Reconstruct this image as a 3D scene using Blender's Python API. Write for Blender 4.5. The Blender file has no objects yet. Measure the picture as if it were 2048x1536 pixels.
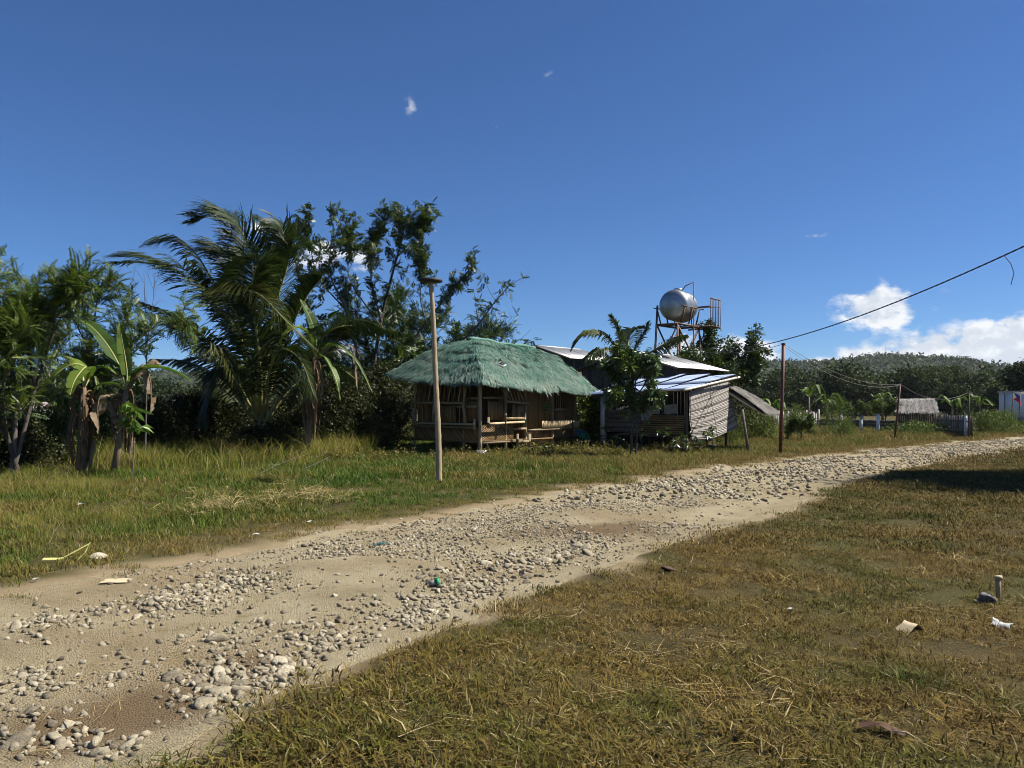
import bpy, math, random
import numpy as np
from mathutils import Vector, Matrix

# ------------------------------------------------------------------ camera, sky, sun, exposure
F, HZ, EYE = 1538.0, 810.0, 1.6            # focal length and horizon of the photograph (pixels), eye height (m)
scene = bpy.context.scene
COL = scene.collection
cam = bpy.data.objects.new('camera', bpy.data.cameras.new('camera'))
COL.objects.link(cam)
cam.location = (0, 0, EYE)
cam.rotation_euler = (math.radians(90), 0, 0)
cam.data.sensor_width = 36
cam.data.lens = 36 * F / 2048
cam.data.shift_y = (HZ - 768) / 2048
cam.data.clip_start = 0.05
cam.data.clip_end = 20000
scene.camera = cam

SUN_EL, SUN_AZ = math.radians(50), math.radians(88)     # azimuth clockwise from the view direction (+Y): sun stands to the right
SUN = Vector((math.sin(SUN_AZ) * math.cos(SUN_EL), math.cos(SUN_AZ) * math.cos(SUN_EL), math.sin(SUN_EL)))
sl = bpy.data.lights.new('sun', 'SUN')
sl.energy, sl.angle, sl.color = 5.0, math.radians(0.53), (1.0, 0.955, 0.87)
so = bpy.data.objects.new('sun', sl)
so.rotation_euler = SUN.to_track_quat('Z', 'Y').to_euler()
so.location = (30, 10, 40)
COL.objects.link(so)

world = bpy.data.worlds.new('World')
scene.world = world
world.use_nodes = True
wn, wl = world.node_tree.nodes, world.node_tree.links
wn.clear()
def wnode(t, **kw):
    n = wn.new(t)
    for k, v in kw.items():
        setattr(n, k, v)
    return n
def wmath(op, a, b=None, c=None, clamp=False):
    n = wnode('ShaderNodeMath', operation=op, use_clamp=clamp)
    for i, v in enumerate((a, b, c)):
        if v is None: continue
        if isinstance(v, (int, float)): n.inputs[i].default_value = v
        else: wl.new(v, n.inputs[i])
    return n.outputs[0]
sky = wnode('ShaderNodeTexSky', sky_type='NISHITA', sun_disc=False, sun_elevation=SUN_EL, sun_rotation=SUN_AZ,
            altitude=3000, air_density=1.2, dust_density=0.0, ozone_density=8.0)
tc = wnode('ShaderNodeTexCoord')
sep = wnode('ShaderNodeSeparateXYZ')
wl.new(tc.outputs['Generated'], sep.inputs[0])
az = wmath('ARCTAN2', sep.outputs[0], sep.outputs[1])
el = wmath('ARCSINE', sep.outputs[2])
def cloud_noise(daz, de, scale, detail, seed):
    cb = wnode('ShaderNodeCombineXYZ')
    wl.new(wmath('ADD', az, daz), cb.inputs[0])
    wl.new(wmath('MULTIPLY', wmath('ADD', el, de), 1.5), cb.inputs[1])
    cb.inputs[2].default_value = seed
    nz = wnode('ShaderNodeTexNoise', noise_dimensions='3D')
    nz.inputs['Scale'].default_value = scale
    nz.inputs['Detail'].default_value = detail
    nz.inputs['Roughness'].default_value = 0.56
    nz.inputs['Lacunarity'].default_value = 2.1
    wl.new(cb.outputs[0], nz.inputs['Vector'])
    return nz.outputs['Fac']
def ae(px, py):
    d = Vector(((px - 1024) / F, 1, (HZ - py) / F)).normalized()
    return math.atan2(d.x, d.y), math.asin(d.z)
# cumulus in the photograph: centre px, half size px, weight
BLOBS = [(1765, 618, 85, 45, 1.15), (1790, 716, 120, 28, 1.15), (2040, 720, 140, 40, 1.2), (1735, 600, 40, 30, .5), (1800, 640, 50, 22, .6), (1985, 690, 120, 52, 1.1), (2030, 655, 70, 30, .8), (1860, 706, 120, 42, 1.15), (1940, 715, 160, 40, .7),
         (2200, 680, 160, 60, 1.1), (1450, 705, 95, 28, 1.1), (1500, 712, 60, 22, .9), (1370, 690, 60, 24, .7), (1640, 735, 220, 24, .6),
         (640, 515, 50, 28, .85), (715, 525, 45, 22, .8), (520, 452, 26, 14, .62), (680, 700, 40, 30, .8),
         (820, 212, 13, 24, .47), (1097, 155, 18, 13, .42), (990, 257, 22, 18, .44), (1640, 468, 40, 12, .42), (1700, 727, 110, 18, 1.05), (1130, 665, 12, 8, .4)]
tot = None
for (bx, by, hw, hh, w) in BLOBS:
    a0, e0 = ae(bx, by)
    a1, e1 = ae(bx + hw, by - hh)
    sa, se = abs(a1 - a0), abs(e1 - e0)
    dx = wmath('DIVIDE', wmath('SUBTRACT', az, a0), sa)
    dy = wmath('DIVIDE', wmath('SUBTRACT', el, e0), se)
    r2 = wmath('ADD', wmath('MULTIPLY', dx, dx), wmath('MULTIPLY', dy, dy))
    g = wmath('MULTIPLY', wmath('EXPONENT', wmath('MULTIPLY', r2, -0.7)), w)
    tot = g if tot is None else wmath('MAXIMUM', tot, g)
# the same low cumulus goes on round the horizon, outside the frame
aabs = wmath('ABSOLUTE', az)
outside = wmath('MULTIPLY', wmath('SUBTRACT', aabs, 0.85), 3.0, clamp=True)
bd = wmath('DIVIDE', wmath('SUBTRACT', el, 0.07), 0.05)
band = wmath('EXPONENT', wmath('MULTIPLY', wmath('MULTIPLY', bd, bd), -1.0))
big = cloud_noise(0, 0, 2.3, 2, 7.0)
band = wmath('MULTIPLY', wmath('MULTIPLY', band, outside), wmath('MULTIPLY', wmath('SUBTRACT', big, 0.35), 3.0, clamp=True))
tot = wmath('MAXIMUM', tot, band)
n1 = cloud_noise(0, 0, 26, 9, 1.3)
n2 = cloud_noise(0.010, 0.010, 26, 5, 1.3)
dens = wmath('ADD', wmath('MULTIPLY', tot, 0.85), wmath('MULTIPLY', wmath('SUBTRACT', n1, 0.5), 2.0))
mask = wmath('MULTIPLY', wmath('SUBTRACT', dens, 0.34), 3.2, clamp=True)
gate = wmath('MULTIPLY', wmath('SUBTRACT', tot, 0.12), 2.3, clamp=True)
mask = wmath('MULTIPLY', wmath('MULTIPLY', mask, gate), 0.93)
lit = wmath('ADD', 0.62, wmath('MULTIPLY', wmath('SUBTRACT', n1, n2), 3.0))
lit = wmath('MINIMUM', wmath('MAXIMUM', lit, 0.42), 1.0)
cc = wnode('ShaderNodeMix', data_type='RGBA')
wl.new(lit, cc.inputs['Factor'])
cc.inputs['A'].default_value = (4.6, 5.2, 6.2, 1)
cc.inputs['B'].default_value = (9.2, 9.3, 9.4, 1)
mx = wnode('ShaderNodeMix', data_type='RGBA')
wl.new(mask, mx.inputs['Factor'])
tn = wnode('ShaderNodeMix', data_type='RGBA', blend_type='MULTIPLY')
tn.inputs['Factor'].default_value = 1.0
tn.inputs['B'].default_value = (.585, .80, 1.0, 1)
wl.new(sky.outputs[0], tn.inputs['A'])
wl.new(tn.outputs['Result'], mx.inputs['A'])
wl.new(cc.outputs['Result'], mx.inputs['B'])
bg = wnode('ShaderNodeBackground')
bg.inputs['Strength'].default_value = 0.0545
wl.new(mx.outputs['Result'], bg.inputs['Color'])
wo = wnode('ShaderNodeOutputWorld')
wl.new(bg.outputs[0], wo.inputs[0])

scene.render.engine = 'CYCLES'
vs = scene.view_settings
vs.view_transform, vs.look, vs.exposure, vs.gamma, vs.use_curve_mapping = 'Standard', 'None', 1.0, 1.0, False
cy = scene.cycles
cy.max_bounces, cy.diffuse_bounces, cy.glossy_bounces, cy.transmission_bounces, cy.transparent_max_bounces = 5, 2, 2, 4, 6
cy.volume_bounces = 1
cy.use_denoising = True
cy.filter_width = 0.95
cy.use_adaptive_sampling, cy.adaptive_threshold = True, 0.012
cy.caustics_reflective = cy.caustics_refractive = False

# ------------------------------------------------------------------ helpers
RNG = np.random.default_rng(7)
random.seed(7)
def P(px, py, Y):
    return np.array(((px - 1024) / F * Y, Y, EYE + (HZ - py) / F * Y))
def G(px, py):
    Y = EYE * F / (py - HZ)
    return np.array(((px - 1024) / F * Y, Y, 0.0))
U = np.array((.66, .75, 0.)); U /= np.linalg.norm(U)          # the road's and the huts' direction
V = np.array((-U[1], U[0], 0.))
YAW = math.atan2(U[1], U[0])

def _h(ix, iy, s):
    n = (ix.astype(np.int64) * 374761393 + iy.astype(np.int64) * 668265263 + s * 974711) & 0x7fffffff
    n = ((n ^ (n >> 13)) * 1274126177) & 0x7fffffff
    return ((n ^ (n >> 16)) & 0xffff) / 65535.0
def vnoise(x, y, s=0):
    x, y = np.asarray(x, float), np.asarray(y, float)
    ix, iy = np.floor(x), np.floor(y)
    fx, fy = x - ix, y - iy
    fx, fy = fx * fx * (3 - 2 * fx), fy * fy * (3 - 2 * fy)
    a, b, c, d = _h(ix, iy, s), _h(ix + 1, iy, s), _h(ix, iy + 1, s), _h(ix + 1, iy + 1, s)
    return (a * (1 - fx) + b * fx) * (1 - fy) + (c * (1 - fx) + d * fx) * fy - 0.5
def fbm(x, y, octs=4, s=0):
    t, a, f = 0, 1.0, 1.0
    for o in range(octs):
        t = t + a * vnoise(x * f + 17.3 * o, y * f - 9.1 * o, s + o); a *= .5; f *= 2.03
    return t

class MB:
    """collects polygons (any size) with a per-vertex tint and builds one mesh"""
    def __init__(s):
        s.v, s.f, s.t, s.n = [], [], [], 0       # faces: list of (k, array (m,k))
    def add(s, v, f, tint=0.5):
        v = np.asarray(v, float).reshape(-1, 3)
        groups = {}
        if isinstance(f, np.ndarray):
            groups[f.shape[1]] = f
        else:
            for q in f: groups.setdefault(len(q), []).append(q)
        for k, q in groups.items():
            s.f.append((k, np.asarray(q, np.int64).reshape(-1, k) + s.n))
        s.v.append(v)
        s.t.append(np.broadcast_to(np.asarray(tint, float), (len(v),)) if np.ndim(tint) else np.full(len(v), tint))
        s.n += len(v)
        return s
    def box(s, c, size, rot=None, tint=.5):
        hx, hy, hz = np.array(size) / 2
        v = np.array([(x, y, z) for x in (-hx, hx) for y in (-hy, hy) for z in (-hz, hz)])
        if rot is not None: v = v @ np.array(rot).T
        return s.add(v + np.array(c), [(0, 1, 3, 2), (4, 6, 7, 5), (0, 4, 5, 1), (2, 3, 7, 6), (0, 2, 6, 4), (1, 5, 7, 3)], tint)
    def beam(s, a, b, w, h, tint=.5, up=(0, 0, 1)):
        a, b = np.array(a, float), np.array(b, float)
        d = b - a; L = np.linalg.norm(d); d /= L
        u = np.array(up, float)
        if abs(d @ u) > .95: u = np.array((1., 0, 0))
        x = np.cross(u, d); x /= np.linalg.norm(x); y = np.cross(d, x)
        return s.box((a + b) / 2, (w, h, L), np.stack([x, y, d], 1), tint)
    def tube(s, pts, radii, n=8, tint=.5, cap=True):
        pts = np.asarray(pts, float); m = len(pts)
        r = np.broadcast_to(np.asarray(radii, float), (m,))
        d = np.gradient(pts, axis=0); d /= np.linalg.norm(d, axis=1)[:, None] + 1e-9
        ref = np.array((0., 0, 1)) if abs(d[0][2]) < .9 else np.array((1., 0, 0))
        ang = np.arange(n) / n * 2 * math.pi
        vs_ = []
        x = np.cross(ref, d[0]); x /= np.linalg.norm(x)
        for i in range(m):
            x = x - d[i] * (x @ d[i]); x /= np.linalg.norm(x) + 1e-9
            y = np.cross(d[i], x)
            vs_.append(pts[i] + r[i] * (np.cos(ang)[:, None] * x + np.sin(ang)[:, None] * y))
        vs_ = np.concatenate(vs_)
        i, j = np.meshgrid(np.arange(m - 1), np.arange(n), indexing='ij')
        a, b = (i * n + j).ravel(), (i * n + (j + 1) % n).ravel()
        s.add(vs_, np.stack([a, b, b + n, a + n], 1), tint)
        if cap and n > 2:
            s.f.append((n, np.arange(n)[::-1].reshape(1, n) + s.n - m * n))
            s.f.append((n, np.arange(n).reshape(1, n) + s.n - n))
        return s
    def stamp(s, pv, pf, pos, rot, scale, tint, ptint=None):
        """copies of a proto (pv verts, pf quad faces) at pos (N,3), rot (N,3,3), scale (N,)"""
        N, k = len(pos), len(pv)
        if N == 0: return s
        w = np.einsum('nij,kj->nki', rot, pv) * np.asarray(scale).reshape(-1, 1, 1) + pos[:, None, :]
        f = (pf[None] + (np.arange(N) * k)[:, None, None]).reshape(-1, pf.shape[1])
        t = np.repeat(np.asarray(tint, float), k)
        if ptint is not None: t = t + np.tile(ptint, N)
        return s.add(w.reshape(-1, 3), f, t)
    def mesh(s, name, mat=None, smooth=False):
        me = bpy.data.meshes.new(name)
        v = np.concatenate(s.v) if s.v else np.zeros((0, 3))
        loops = np.concatenate([q.ravel() for k, q in s.f]); tots = np.concatenate([np.full(len(q), k) for k, q in s.f])
        me.vertices.add(len(v)); me.vertices.foreach_set('co', v.astype(np.float32).ravel())
        me.loops.add(len(loops)); me.loops.foreach_set('vertex_index', loops.astype(np.int32))
        me.polygons.add(len(tots))
        me.polygons.foreach_set('loop_start', (np.cumsum(tots) - tots).astype(np.int32))
        me.polygons.foreach_set('loop_total', tots.astype(np.int32))
        if smooth: me.polygons.foreach_set('use_smooth', np.ones(len(tots), bool))
        me.update(calc_edges=True)
        at = me.attributes.new('tint', 'FLOAT', 'POINT')
        at.data.foreach_set('value', np.concatenate(s.t).astype(np.float32))
        if mat: me.materials.append(mat)
        return me
    def build(s, name, mat, parent=None, smooth=False):
        o = bpy.data.objects.new(name, s.mesh(name, mat, smooth))
        COL.objects.link(o)
        if parent is not None: o.parent = parent
        return o

def tag(o, label=None, cat=None, group=None, kind=None):
    if label: o['label'] = label
    if cat: o['category'] = cat
    if group: o['group'] = group
    if kind: o['kind'] = kind
    return o
def thing(name, label, cat, loc=(0, 0, 0), rz=0.0, group=None):
    o = bpy.data.objects.new(name, None)
    COL.objects.link(o)
    o.location = [float(c) for c in loc]; o.rotation_euler = (0, 0, rz); o.empty_display_size = .2
    return tag(o, label, cat, group)
def link_mesh(name, me, parent=None, loc=(0, 0, 0), rot=(0, 0, 0), scl=(1, 1, 1)):
    o = bpy.data.objects.new(name, me); COL.objects.link(o)
    o.location = [float(c) for c in loc]; o.rotation_euler = rot; o.scale = scl
    if parent is not None: o.parent = parent
    return o

def rotmats(d, roll=None):
    """(N,3,3) frames whose local +Y runs along d, +Z as upright as possible, turned by roll about d"""
    d = np.asarray(d, float); d = d / (np.linalg.norm(d, axis=1)[:, None] + 1e-9)
    up = np.tile(np.array((0, 0, 1.)), (len(d), 1)); up[np.abs(d[:, 2]) > .98] = (1, 0, 0)
    x = np.cross(d, up); x /= np.linalg.norm(x, axis=1)[:, None]
    z = np.cross(x, d)
    if roll is not None:
        c, s_ = np.cos(roll)[:, None], np.sin(roll)[:, None]
        x, z = x * c + z * s_, z * c - x * s_
    return np.stack([x, d, z], 2)
def catmull(pts, n):
    p = np.asarray(pts, float)
    p = np.vstack([2 * p[0] - p[1], p, 2 * p[-1] - p[-2]])
    out = []
    segs = len(p) - 3
    for t in np.linspace(0, segs - 1e-6, n):
        i = int(t); u = t - i
        a, b, c, d = p[i:i + 4]
        out.append(.5 * (2 * b + (c - a) * u + (2 * a - 5 * b + 4 * c - d) * u * u + (3 * b - a - 3 * c + d) * u ** 3))
    return np.array(out)

# ------------------------------------------------------------------ materials
def srgb(h):
    c = [int(h[i:i + 2], 16) / 255 for i in (0, 2, 4)]
    return tuple(x / 12.92 if x < .04045 else ((x + .055) / 1.055) ** 2.4 for x in c) + (1,)
class N:
    def __init__(s, name):
        s.m = bpy.data.materials.new(name); s.m.use_nodes = True
        s.t = s.m.node_tree; s.t.nodes.clear()
        s.out = s('ShaderNodeOutputMaterial')
    def __call__(s, t, ins=None, **kw):
        n = s.t.nodes.new(t)
        for k, v in kw.items(): setattr(n, k, v)
        for k, v in (ins or {}).items(): s.put(n, k, v)
        return n
    def put(s, n, k, v):
        i = n.inputs[k]
        if isinstance(v, bpy.types.NodeSocket): s.t.links.new(v, i)
        else: i.default_value = v
    def ramp(s, fac, stops, interp='LINEAR'):
        n = s('ShaderNodeValToRGB'); n.color_ramp.interpolation = interp
        e = n.color_ramp.elements
        while len(e) < len(stops): e.new(0.5)
        for k, (p, c) in zip(e, stops): k.position = p; k.color = c if len(c) == 4 else tuple(c) + (1,)
        s.put(n, 'Fac', fac)
        return n.outputs['Color']
    def noise(s, scale, detail=3, rough=.55, vec=None, dim='3D'):
        n = s('ShaderNodeTexNoise', noise_dimensions=dim, ins={'Scale': scale, 'Detail': detail, 'Roughness': rough})
        if vec is not None: s.put(n, 'Vector', vec)
        return n.outputs['Fac']
    def mix(s, fac, a, b, mode='MIX'):
        n = s('ShaderNodeMix', data_type='RGBA', blend_type=mode)
        s.put(n, 'Factor', fac); s.put(n, 'A', a); s.put(n, 'B', b)
        return n.outputs['Result']
    def math(s, op, a, b=0.0, clamp=False):
        n = s('ShaderNodeMath', operation=op, use_clamp=clamp); s.put(n, 0, a); s.put(n, 1, b)
        return n.outputs[0]
    def attr(s, name, typ='GEOMETRY'):
        return s('ShaderNodeAttribute', attribute_name=name, attribute_type=typ).outputs['Fac']
    def pos(s): return s('ShaderNodeNewGeometry').outputs['Position']
    def obj(s): return s('ShaderNodeTexCoord').outputs['Object']
    def bump(s, h, strength=.3, dist=.02):
        return s('ShaderNodeBump', ins={'Height': h, 'Strength': strength, 'Distance': dist}).outputs[0]
    def bsdf(s, color, rough=.7, normal=None, metal=0.0, spec=.35):
        b = s('ShaderNodeBsdfPrincipled')
        s.put(b, 'Base Color', color); s.put(b, 'Roughness', rough); s.put(b, 'Metallic', metal); s.put(b, 'Specular IOR Level', spec)
        if normal is not None: s.put(b, 'Normal', normal)
        return b.outputs[0]
    def end(s, sh): s.t.links.new(sh, s.out.inputs[0]); return s.m

def leaf_mat(name, stops, transl=.35, rough=.42, spec=.4, patch=None):
    n = N(name)
    fac = n.attr('tint')
    col = n.ramp(fac, stops)
    b = n.bsdf(col, rough, spec=spec)
    tcol = n.mix(1.0, col, (1.0, 1.08, .55, 1), 'MULTIPLY')
    tr = n('ShaderNodeBsdfTranslucent', ins={'Color': tcol}).outputs[0]
    mxs = n('ShaderNodeMixShader'); n.put(mxs, 0, transl); n.t.links.new(b, mxs.inputs[1]); n.t.links.new(tr, mxs.inputs[2])
    return n.end(mxs.outputs[0])
def plain(name, c1, c2, scale=8, rough=.75, bump=.3, dist=.01, metal=0.0, stretch=(1, 1, 1), spec=.3, tint=True, detail=4):
    """two-tone noisy material in object space"""
    n = N(name)
    mp = n('ShaderNodeMapping'); n.put(mp, 'Vector', n.obj()); n.put(mp, 'Scale', stretch)
    fac = n.noise(scale, detail, .6, mp.outputs[0])
    f2 = n.math('ADD', n.math('MULTIPLY', n.math('SUBTRACT', fac, .5), 1.6), n.attr('tint') if tint else .5, clamp=True)
    col = n.mix(f2, c1, c2)
    return n.end(n.bsdf(col, rough, n.bump(fac, bump, dist), metal, spec))
# ------------------------------------------------------------------ the road line
CENTRE = np.array([(-9.5, -4.5), (-6.3, .2), (-3.1, 4.9), (-.35, 9.1), (2.5, 12.9), (5.3, 16.6), (9.1, 20.9), (14.3, 26.2), (21, 32.2), (29, 38.5), (40, 45), (60, 55)])
CL = catmull(np.hstack([CENTRE, np.zeros((len(CENTRE), 1))]), 260)[:, :2]
CLD = np.gradient(CL, axis=0); CLD /= np.linalg.norm(CLD, axis=1)[:, None]
CLS = np.concatenate([[0], np.cumsum(np.linalg.norm(np.diff(CL, axis=0), axis=1))])
def road_uv(x, y):
    """signed distance from the centre line (positive on its left, away from the lawn) and the arc length"""
    p = np.stack([np.ravel(x), np.ravel(y)], 1)
    d = np.empty(len(p)); s = np.empty(len(p))
    for k in range(0, len(p), 20000):
        q = p[k:k + 20000]
        D = ((q[:, None, :] - CL[None]) ** 2).sum(2)
        i = D.argmin(1)
        r = q - CL[i]; t = CLD[i]
        d[k:k + 20000] = -r[:, 0] * t[:, 1] + r[:, 1] * t[:, 0]
        s[k:k + 20000] = CLS[i] + (r * t).sum(1)
    return d.reshape(np.shape(x)), s.reshape(np.shape(x))
HW = 1.95
def edge(x, y):
    """half width of the road, wavering"""
    return HW + .55 * fbm(x * .55, y * .55, 3, 41) + .22 * fbm(x * 2.6, y * 2.6, 2, 42)
def sstep(a, b, t):
    t = np.clip((t - a) / (b - a), 0, 1); return t * t * (3 - 2 * t)
def ground_z(x, y, d=None):
    if d is None: d, _ = road_uv(x, y)
    z = .05 * fbm(x * .22, y * .22, 3, 3) + .03 * fbm(x * 1.1, y * 1.1, 3, 5)
    z = z * (1 - .5 * sstep(30, 60, np.asarray(y)))
    z = z - .16 * (1 - sstep(HW - .55, HW + .1, np.abs(d)))
    far = np.hypot(x, y)
    return z - .0004 * np.maximum(far - 150, 0)
def road_z(x, y, d, s):
    z = -.055 + .05 * np.cos(np.clip(np.abs(d) / HW, 0, 1.2) * 1.5) + .05 * fbm(x * .9, y * .9, 3, 11) + .022 * fbm(x * 4.5, y * 4.5, 3, 13)
    z = z - .035 * np.exp(-((d + 1.35) / .28) ** 2) - .03 * np.exp(-((d - 1.15) / .3) ** 2)          # two wheel ruts
    z = z - .07 * sstep(HW - .25, HW + .55, np.abs(d)) * 1.0
    return z
def surf_z(x, y):
    d, s = road_uv(x, y)
    return np.where(np.abs(d) < HW + .4, np.maximum(ground_z(x, y, d), road_z(x, y, d, s)), ground_z(x, y, d))

# ------------------------------------------------------------------ ground and road sheets
def graded(lo, hi, fine0, fine1, step):
    a = [fine0]
    while a[-1] < fine1: a.append(a[-1] + step)
    st = step
    while a[-1] < hi: st *= 1.22; a.append(a[-1] + st)
    st = step; b = [fine0]
    while b[-1] > lo: st *= 1.22; b.append(b[-1] - st)
    return np.array(b[:0:-1] + a)
def sheet(name, X, Y, Z, mat, smooth=True):
    ny, nx = X.shape
    i, j = np.meshgrid(np.arange(ny - 1), np.arange(nx - 1), indexing='ij')
    a = (i * nx + j).ravel()
    return MB().add(np.stack([X, Y, Z], -1), np.stack([a, a + 1, a + nx + 1, a + nx], 1)).build(name, mat, smooth=smooth)

n = N('soil_and_thatch')
pz = n.pos()
c = n.ramp(n.noise(1.3, 5, .6, pz), [(.3, (.034, .027, .010)), (.5, (.060, .046, .017)), (.68, (.09, .067, .026))])
c = n.mix(n.math('MULTIPLY', n.math('SUBTRACT', n.noise(.35, 4, .6, pz), .45), 5, True), c, (.048, .05, .014, 1))
c = n.mix(n.math('MULTIPLY', n.math('SUBTRACT', n.noise(70, 2, .5, pz), .55), 6, True), c, (.14, .105, .055, 1))
c = n.mix(n.attr('tint'), c, n.mix(n.noise(3.5, 4, .6, pz), (.17, .125, .07, 1), (.29, .23, .14, 1)))
M_SOIL = n.end(n.bsdf(c, .95, n.bump(n.noise(45, 4, .65, pz), .9, .03), spec=.1))
xs, ys = graded(-1900, 1900, -9, 14, .16), graded(-400, 1900, 1.5, 24, .16)
gx, gy = np.meshgrid(xs, ys)
gz = ground_z(gx, gy)
ground = sheet('ground', gx, gy, gz, M_SOIL)
dg_, _ = road_uv(gx, gy)
ground.data.attributes['tint'].data.foreach_set('value', (1 - sstep(.0, 1.0, (np.abs(dg_) - edge(gx, gy) + .4 * fbm(gx * 1.7, gy * 1.7, 3, 8)) / np.where(dg_ < 0, .28, .7))).astype(np.float32).ravel())
tag(ground, 'dry brown field soil with short withered grass beside the road', kind='structure')

n = N('rough_dirt_road')
pz = n.pos()
dirt = n.ramp(n.noise(1.1, 5, .6, pz), [(.3, (.265, .215, .125)), (.5, (.365, .303, .185)), (.7, (.45, .382, .248))])
sand = n.math('MULTIPLY', n.math('SUBTRACT', n.noise(.5, 3, .5, pz), .5), 7, True)
dirt = n.mix(n.math('MULTIPLY', sand, .45), dirt, (.26, .17, .085, 1))
vor = n('ShaderNodeTexVoronoi', feature='F1', ins={'Scale': 34.0, 'Vector': pz, 'Randomness': 1.0})
vor2 = n('ShaderNodeTexVoronoi', feature='F1', ins={'Scale': 85.0, 'Vector': pz, 'Randomness': 1.0})
hsv = n('ShaderNodeSeparateColor'); n.put(hsv, 'Color', vor.outputs['Color'])
dirt = n.mix(n.math('MULTIPLY', hsv.outputs[0], .25), dirt, (.42, .36, .24, 1))
dirt = n.mix(n.math('MULTIPLY', n.math('SUBTRACT', n.noise(2.6, 5, .7, pz), .58), 6, True), dirt, (.20, .17, .065, 1))
dirt = n.mix(n.math('MULTIPLY', n.math('SUBTRACT', n.noise(60, 3, .7, pz), .55), 4, True), dirt, (.14, .108, .062, 1))
hgt = n.math('ADD', n.math('MULTIPLY', vor2.outputs['Distance'], -.5), n.noise(26, 6, .8, pz))
dirt = n.mix(n.math('MULTIPLY', n.math('SUBTRACT', n.attr('tint'), .5), 2.0, True), dirt, n.mix(n.noise(2.2, 4, .6, pz), (.135, .09, .048, 1), (.24, .175, .10, 1)))
M_ROAD = n.end(n.bsdf(dirt, .95, n.bump(hgt, 1.0, .045), spec=.1))
SARC = np.concatenate([np.arange(4.0, 32, .07), np.linspace(32, 85, 260)])
cx = np.interp(SARC, CLS, CL[:, 0]); cyy = np.interp(SARC, CLS, CL[:, 1])
tx = np.interp(SARC, CLS, CLD[:, 0]); ty = np.interp(SARC, CLS, CLD[:, 1])
DD = np.linspace(-HW - .75, HW + .75, 76)
rx = cx[:, None] - ty[:, None] * DD; ry = cyy[:, None] + tx[:, None] * DD
dd = np.broadcast_to(DD, rx.shape)
e_ = edge(rx, ry)
rz = road_z(rx, ry, dd, None)
gz2 = ground_z(rx, ry, dd)
# the road's edge runs out under the turf where the wavering half width ends
k = sstep(-.12, .12, np.abs(dd) - e_)
rz = np.maximum(rz, gz2 + .006) * (1 - k) + (gz2 - .03) * k
road = sheet('road', rx, ry, rz, M_ROAD)
br = np.zeros_like(rx)
for (px, py, r_) in ((230, 1410, .34), (330, 1395, .3), (130, 1440, .28), (500, 1312, .2), (1170, 1058, .5), (1260, 1052, .45), (1080, 1063, .35)):
    g = G(px, py); br = np.maximum(br, np.exp(-((rx - g[0]) ** 2 + (ry - g[1]) ** 2) / (r_ * r_)))
road.data.attributes['tint'].data.foreach_set('value', (.5 + .5 * np.clip(br * 1.5 + .8 * fbm(rx * 3, ry * 3, 3, 15) * (br > .05), 0, 1)).astype(np.float32).ravel())
tag(road, 'rough unpaved track of pale dirt and broken stone', kind='structure')

# ------------------------------------------------------------------ scatter by geometry nodes
def scatter(name, pts, rot, scl, idx, tint, protos, mat, parent=None, label=None):
    pts = np.asarray(pts, float); Nn = len(pts)
    me = bpy.data.meshes.new(name)
    me.vertices.add(Nn); me.vertices.foreach_set('co', pts.astype(np.float32).ravel())
    for nm, typ, arr, key in (('rot', 'FLOAT_VECTOR', rot, 'vector'), ('scl', 'FLOAT', scl, 'value'), ('pick', 'INT', idx, 'value'), ('itint', 'FLOAT', tint, 'value')):
        a = me.attributes.new(nm, typ, 'POINT')
        a.data.foreach_set(key, np.asarray(arr).astype(np.int32 if typ == 'INT' else np.float32).ravel())
    me.materials.append(mat)
    o = bpy.data.objects.new(name, me); COL.objects.link(o)
    if parent is not None: o.parent = parent
    c = bpy.data.collections.new(name + '_pieces')
    for i, pm in enumerate(protos):
        c.objects.link(bpy.data.objects.new('%s_piece_%02d' % (name, i), pm))
    ng = bpy.data.node_groups.new(name + '_scatter', 'GeometryNodeTree')
    ng.interface.new_socket('Geometry', in_out='INPUT', socket_type='NodeSocketGeometry')
    ng.interface.new_socket('Geometry', in_out='OUTPUT', socket_type='NodeSocketGeometry')
    nn, ll = ng.nodes, ng.links
    gi, go = nn.new('NodeGroupInput'), nn.new('NodeGroupOutput')
    ip = nn.new('GeometryNodeInstanceOnPoints'); ci = nn.new('GeometryNodeCollectionInfo')
    ci.inputs['Collection'].default_value = c
    ci.inputs['Separate Children'].default_value = True; ci.inputs['Reset Children'].default_value = True
    def na(nm, typ):
        q = nn.new('GeometryNodeInputNamedAttribute'); q.data_type = typ; q.inputs['Name'].default_value = nm
        return q.outputs['Attribute']
    er = nn.new('FunctionNodeEulerToRotation')
    ll.new(na('rot', 'FLOAT_VECTOR'), er.inputs[0]); ll.new(er.outputs[0], ip.inputs['Rotation'])
    ll.new(na('scl', 'FLOAT'), ip.inputs['Scale']); ll.new(na('pick', 'INT'), ip.inputs['Instance Index'])
    ip.inputs['Pick Instance'].default_value = True
    ll.new(gi.outputs[0], ip.inputs['Points']); ll.new(ci.outputs['Instances'], ip.inputs['Instance']); ll.new(ip.outputs[0], go.inputs[0])
    md = o.modifiers.new('scatter', 'NODES'); md.node_group = ng
    return tag(o, label, kind='stuff')

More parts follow.
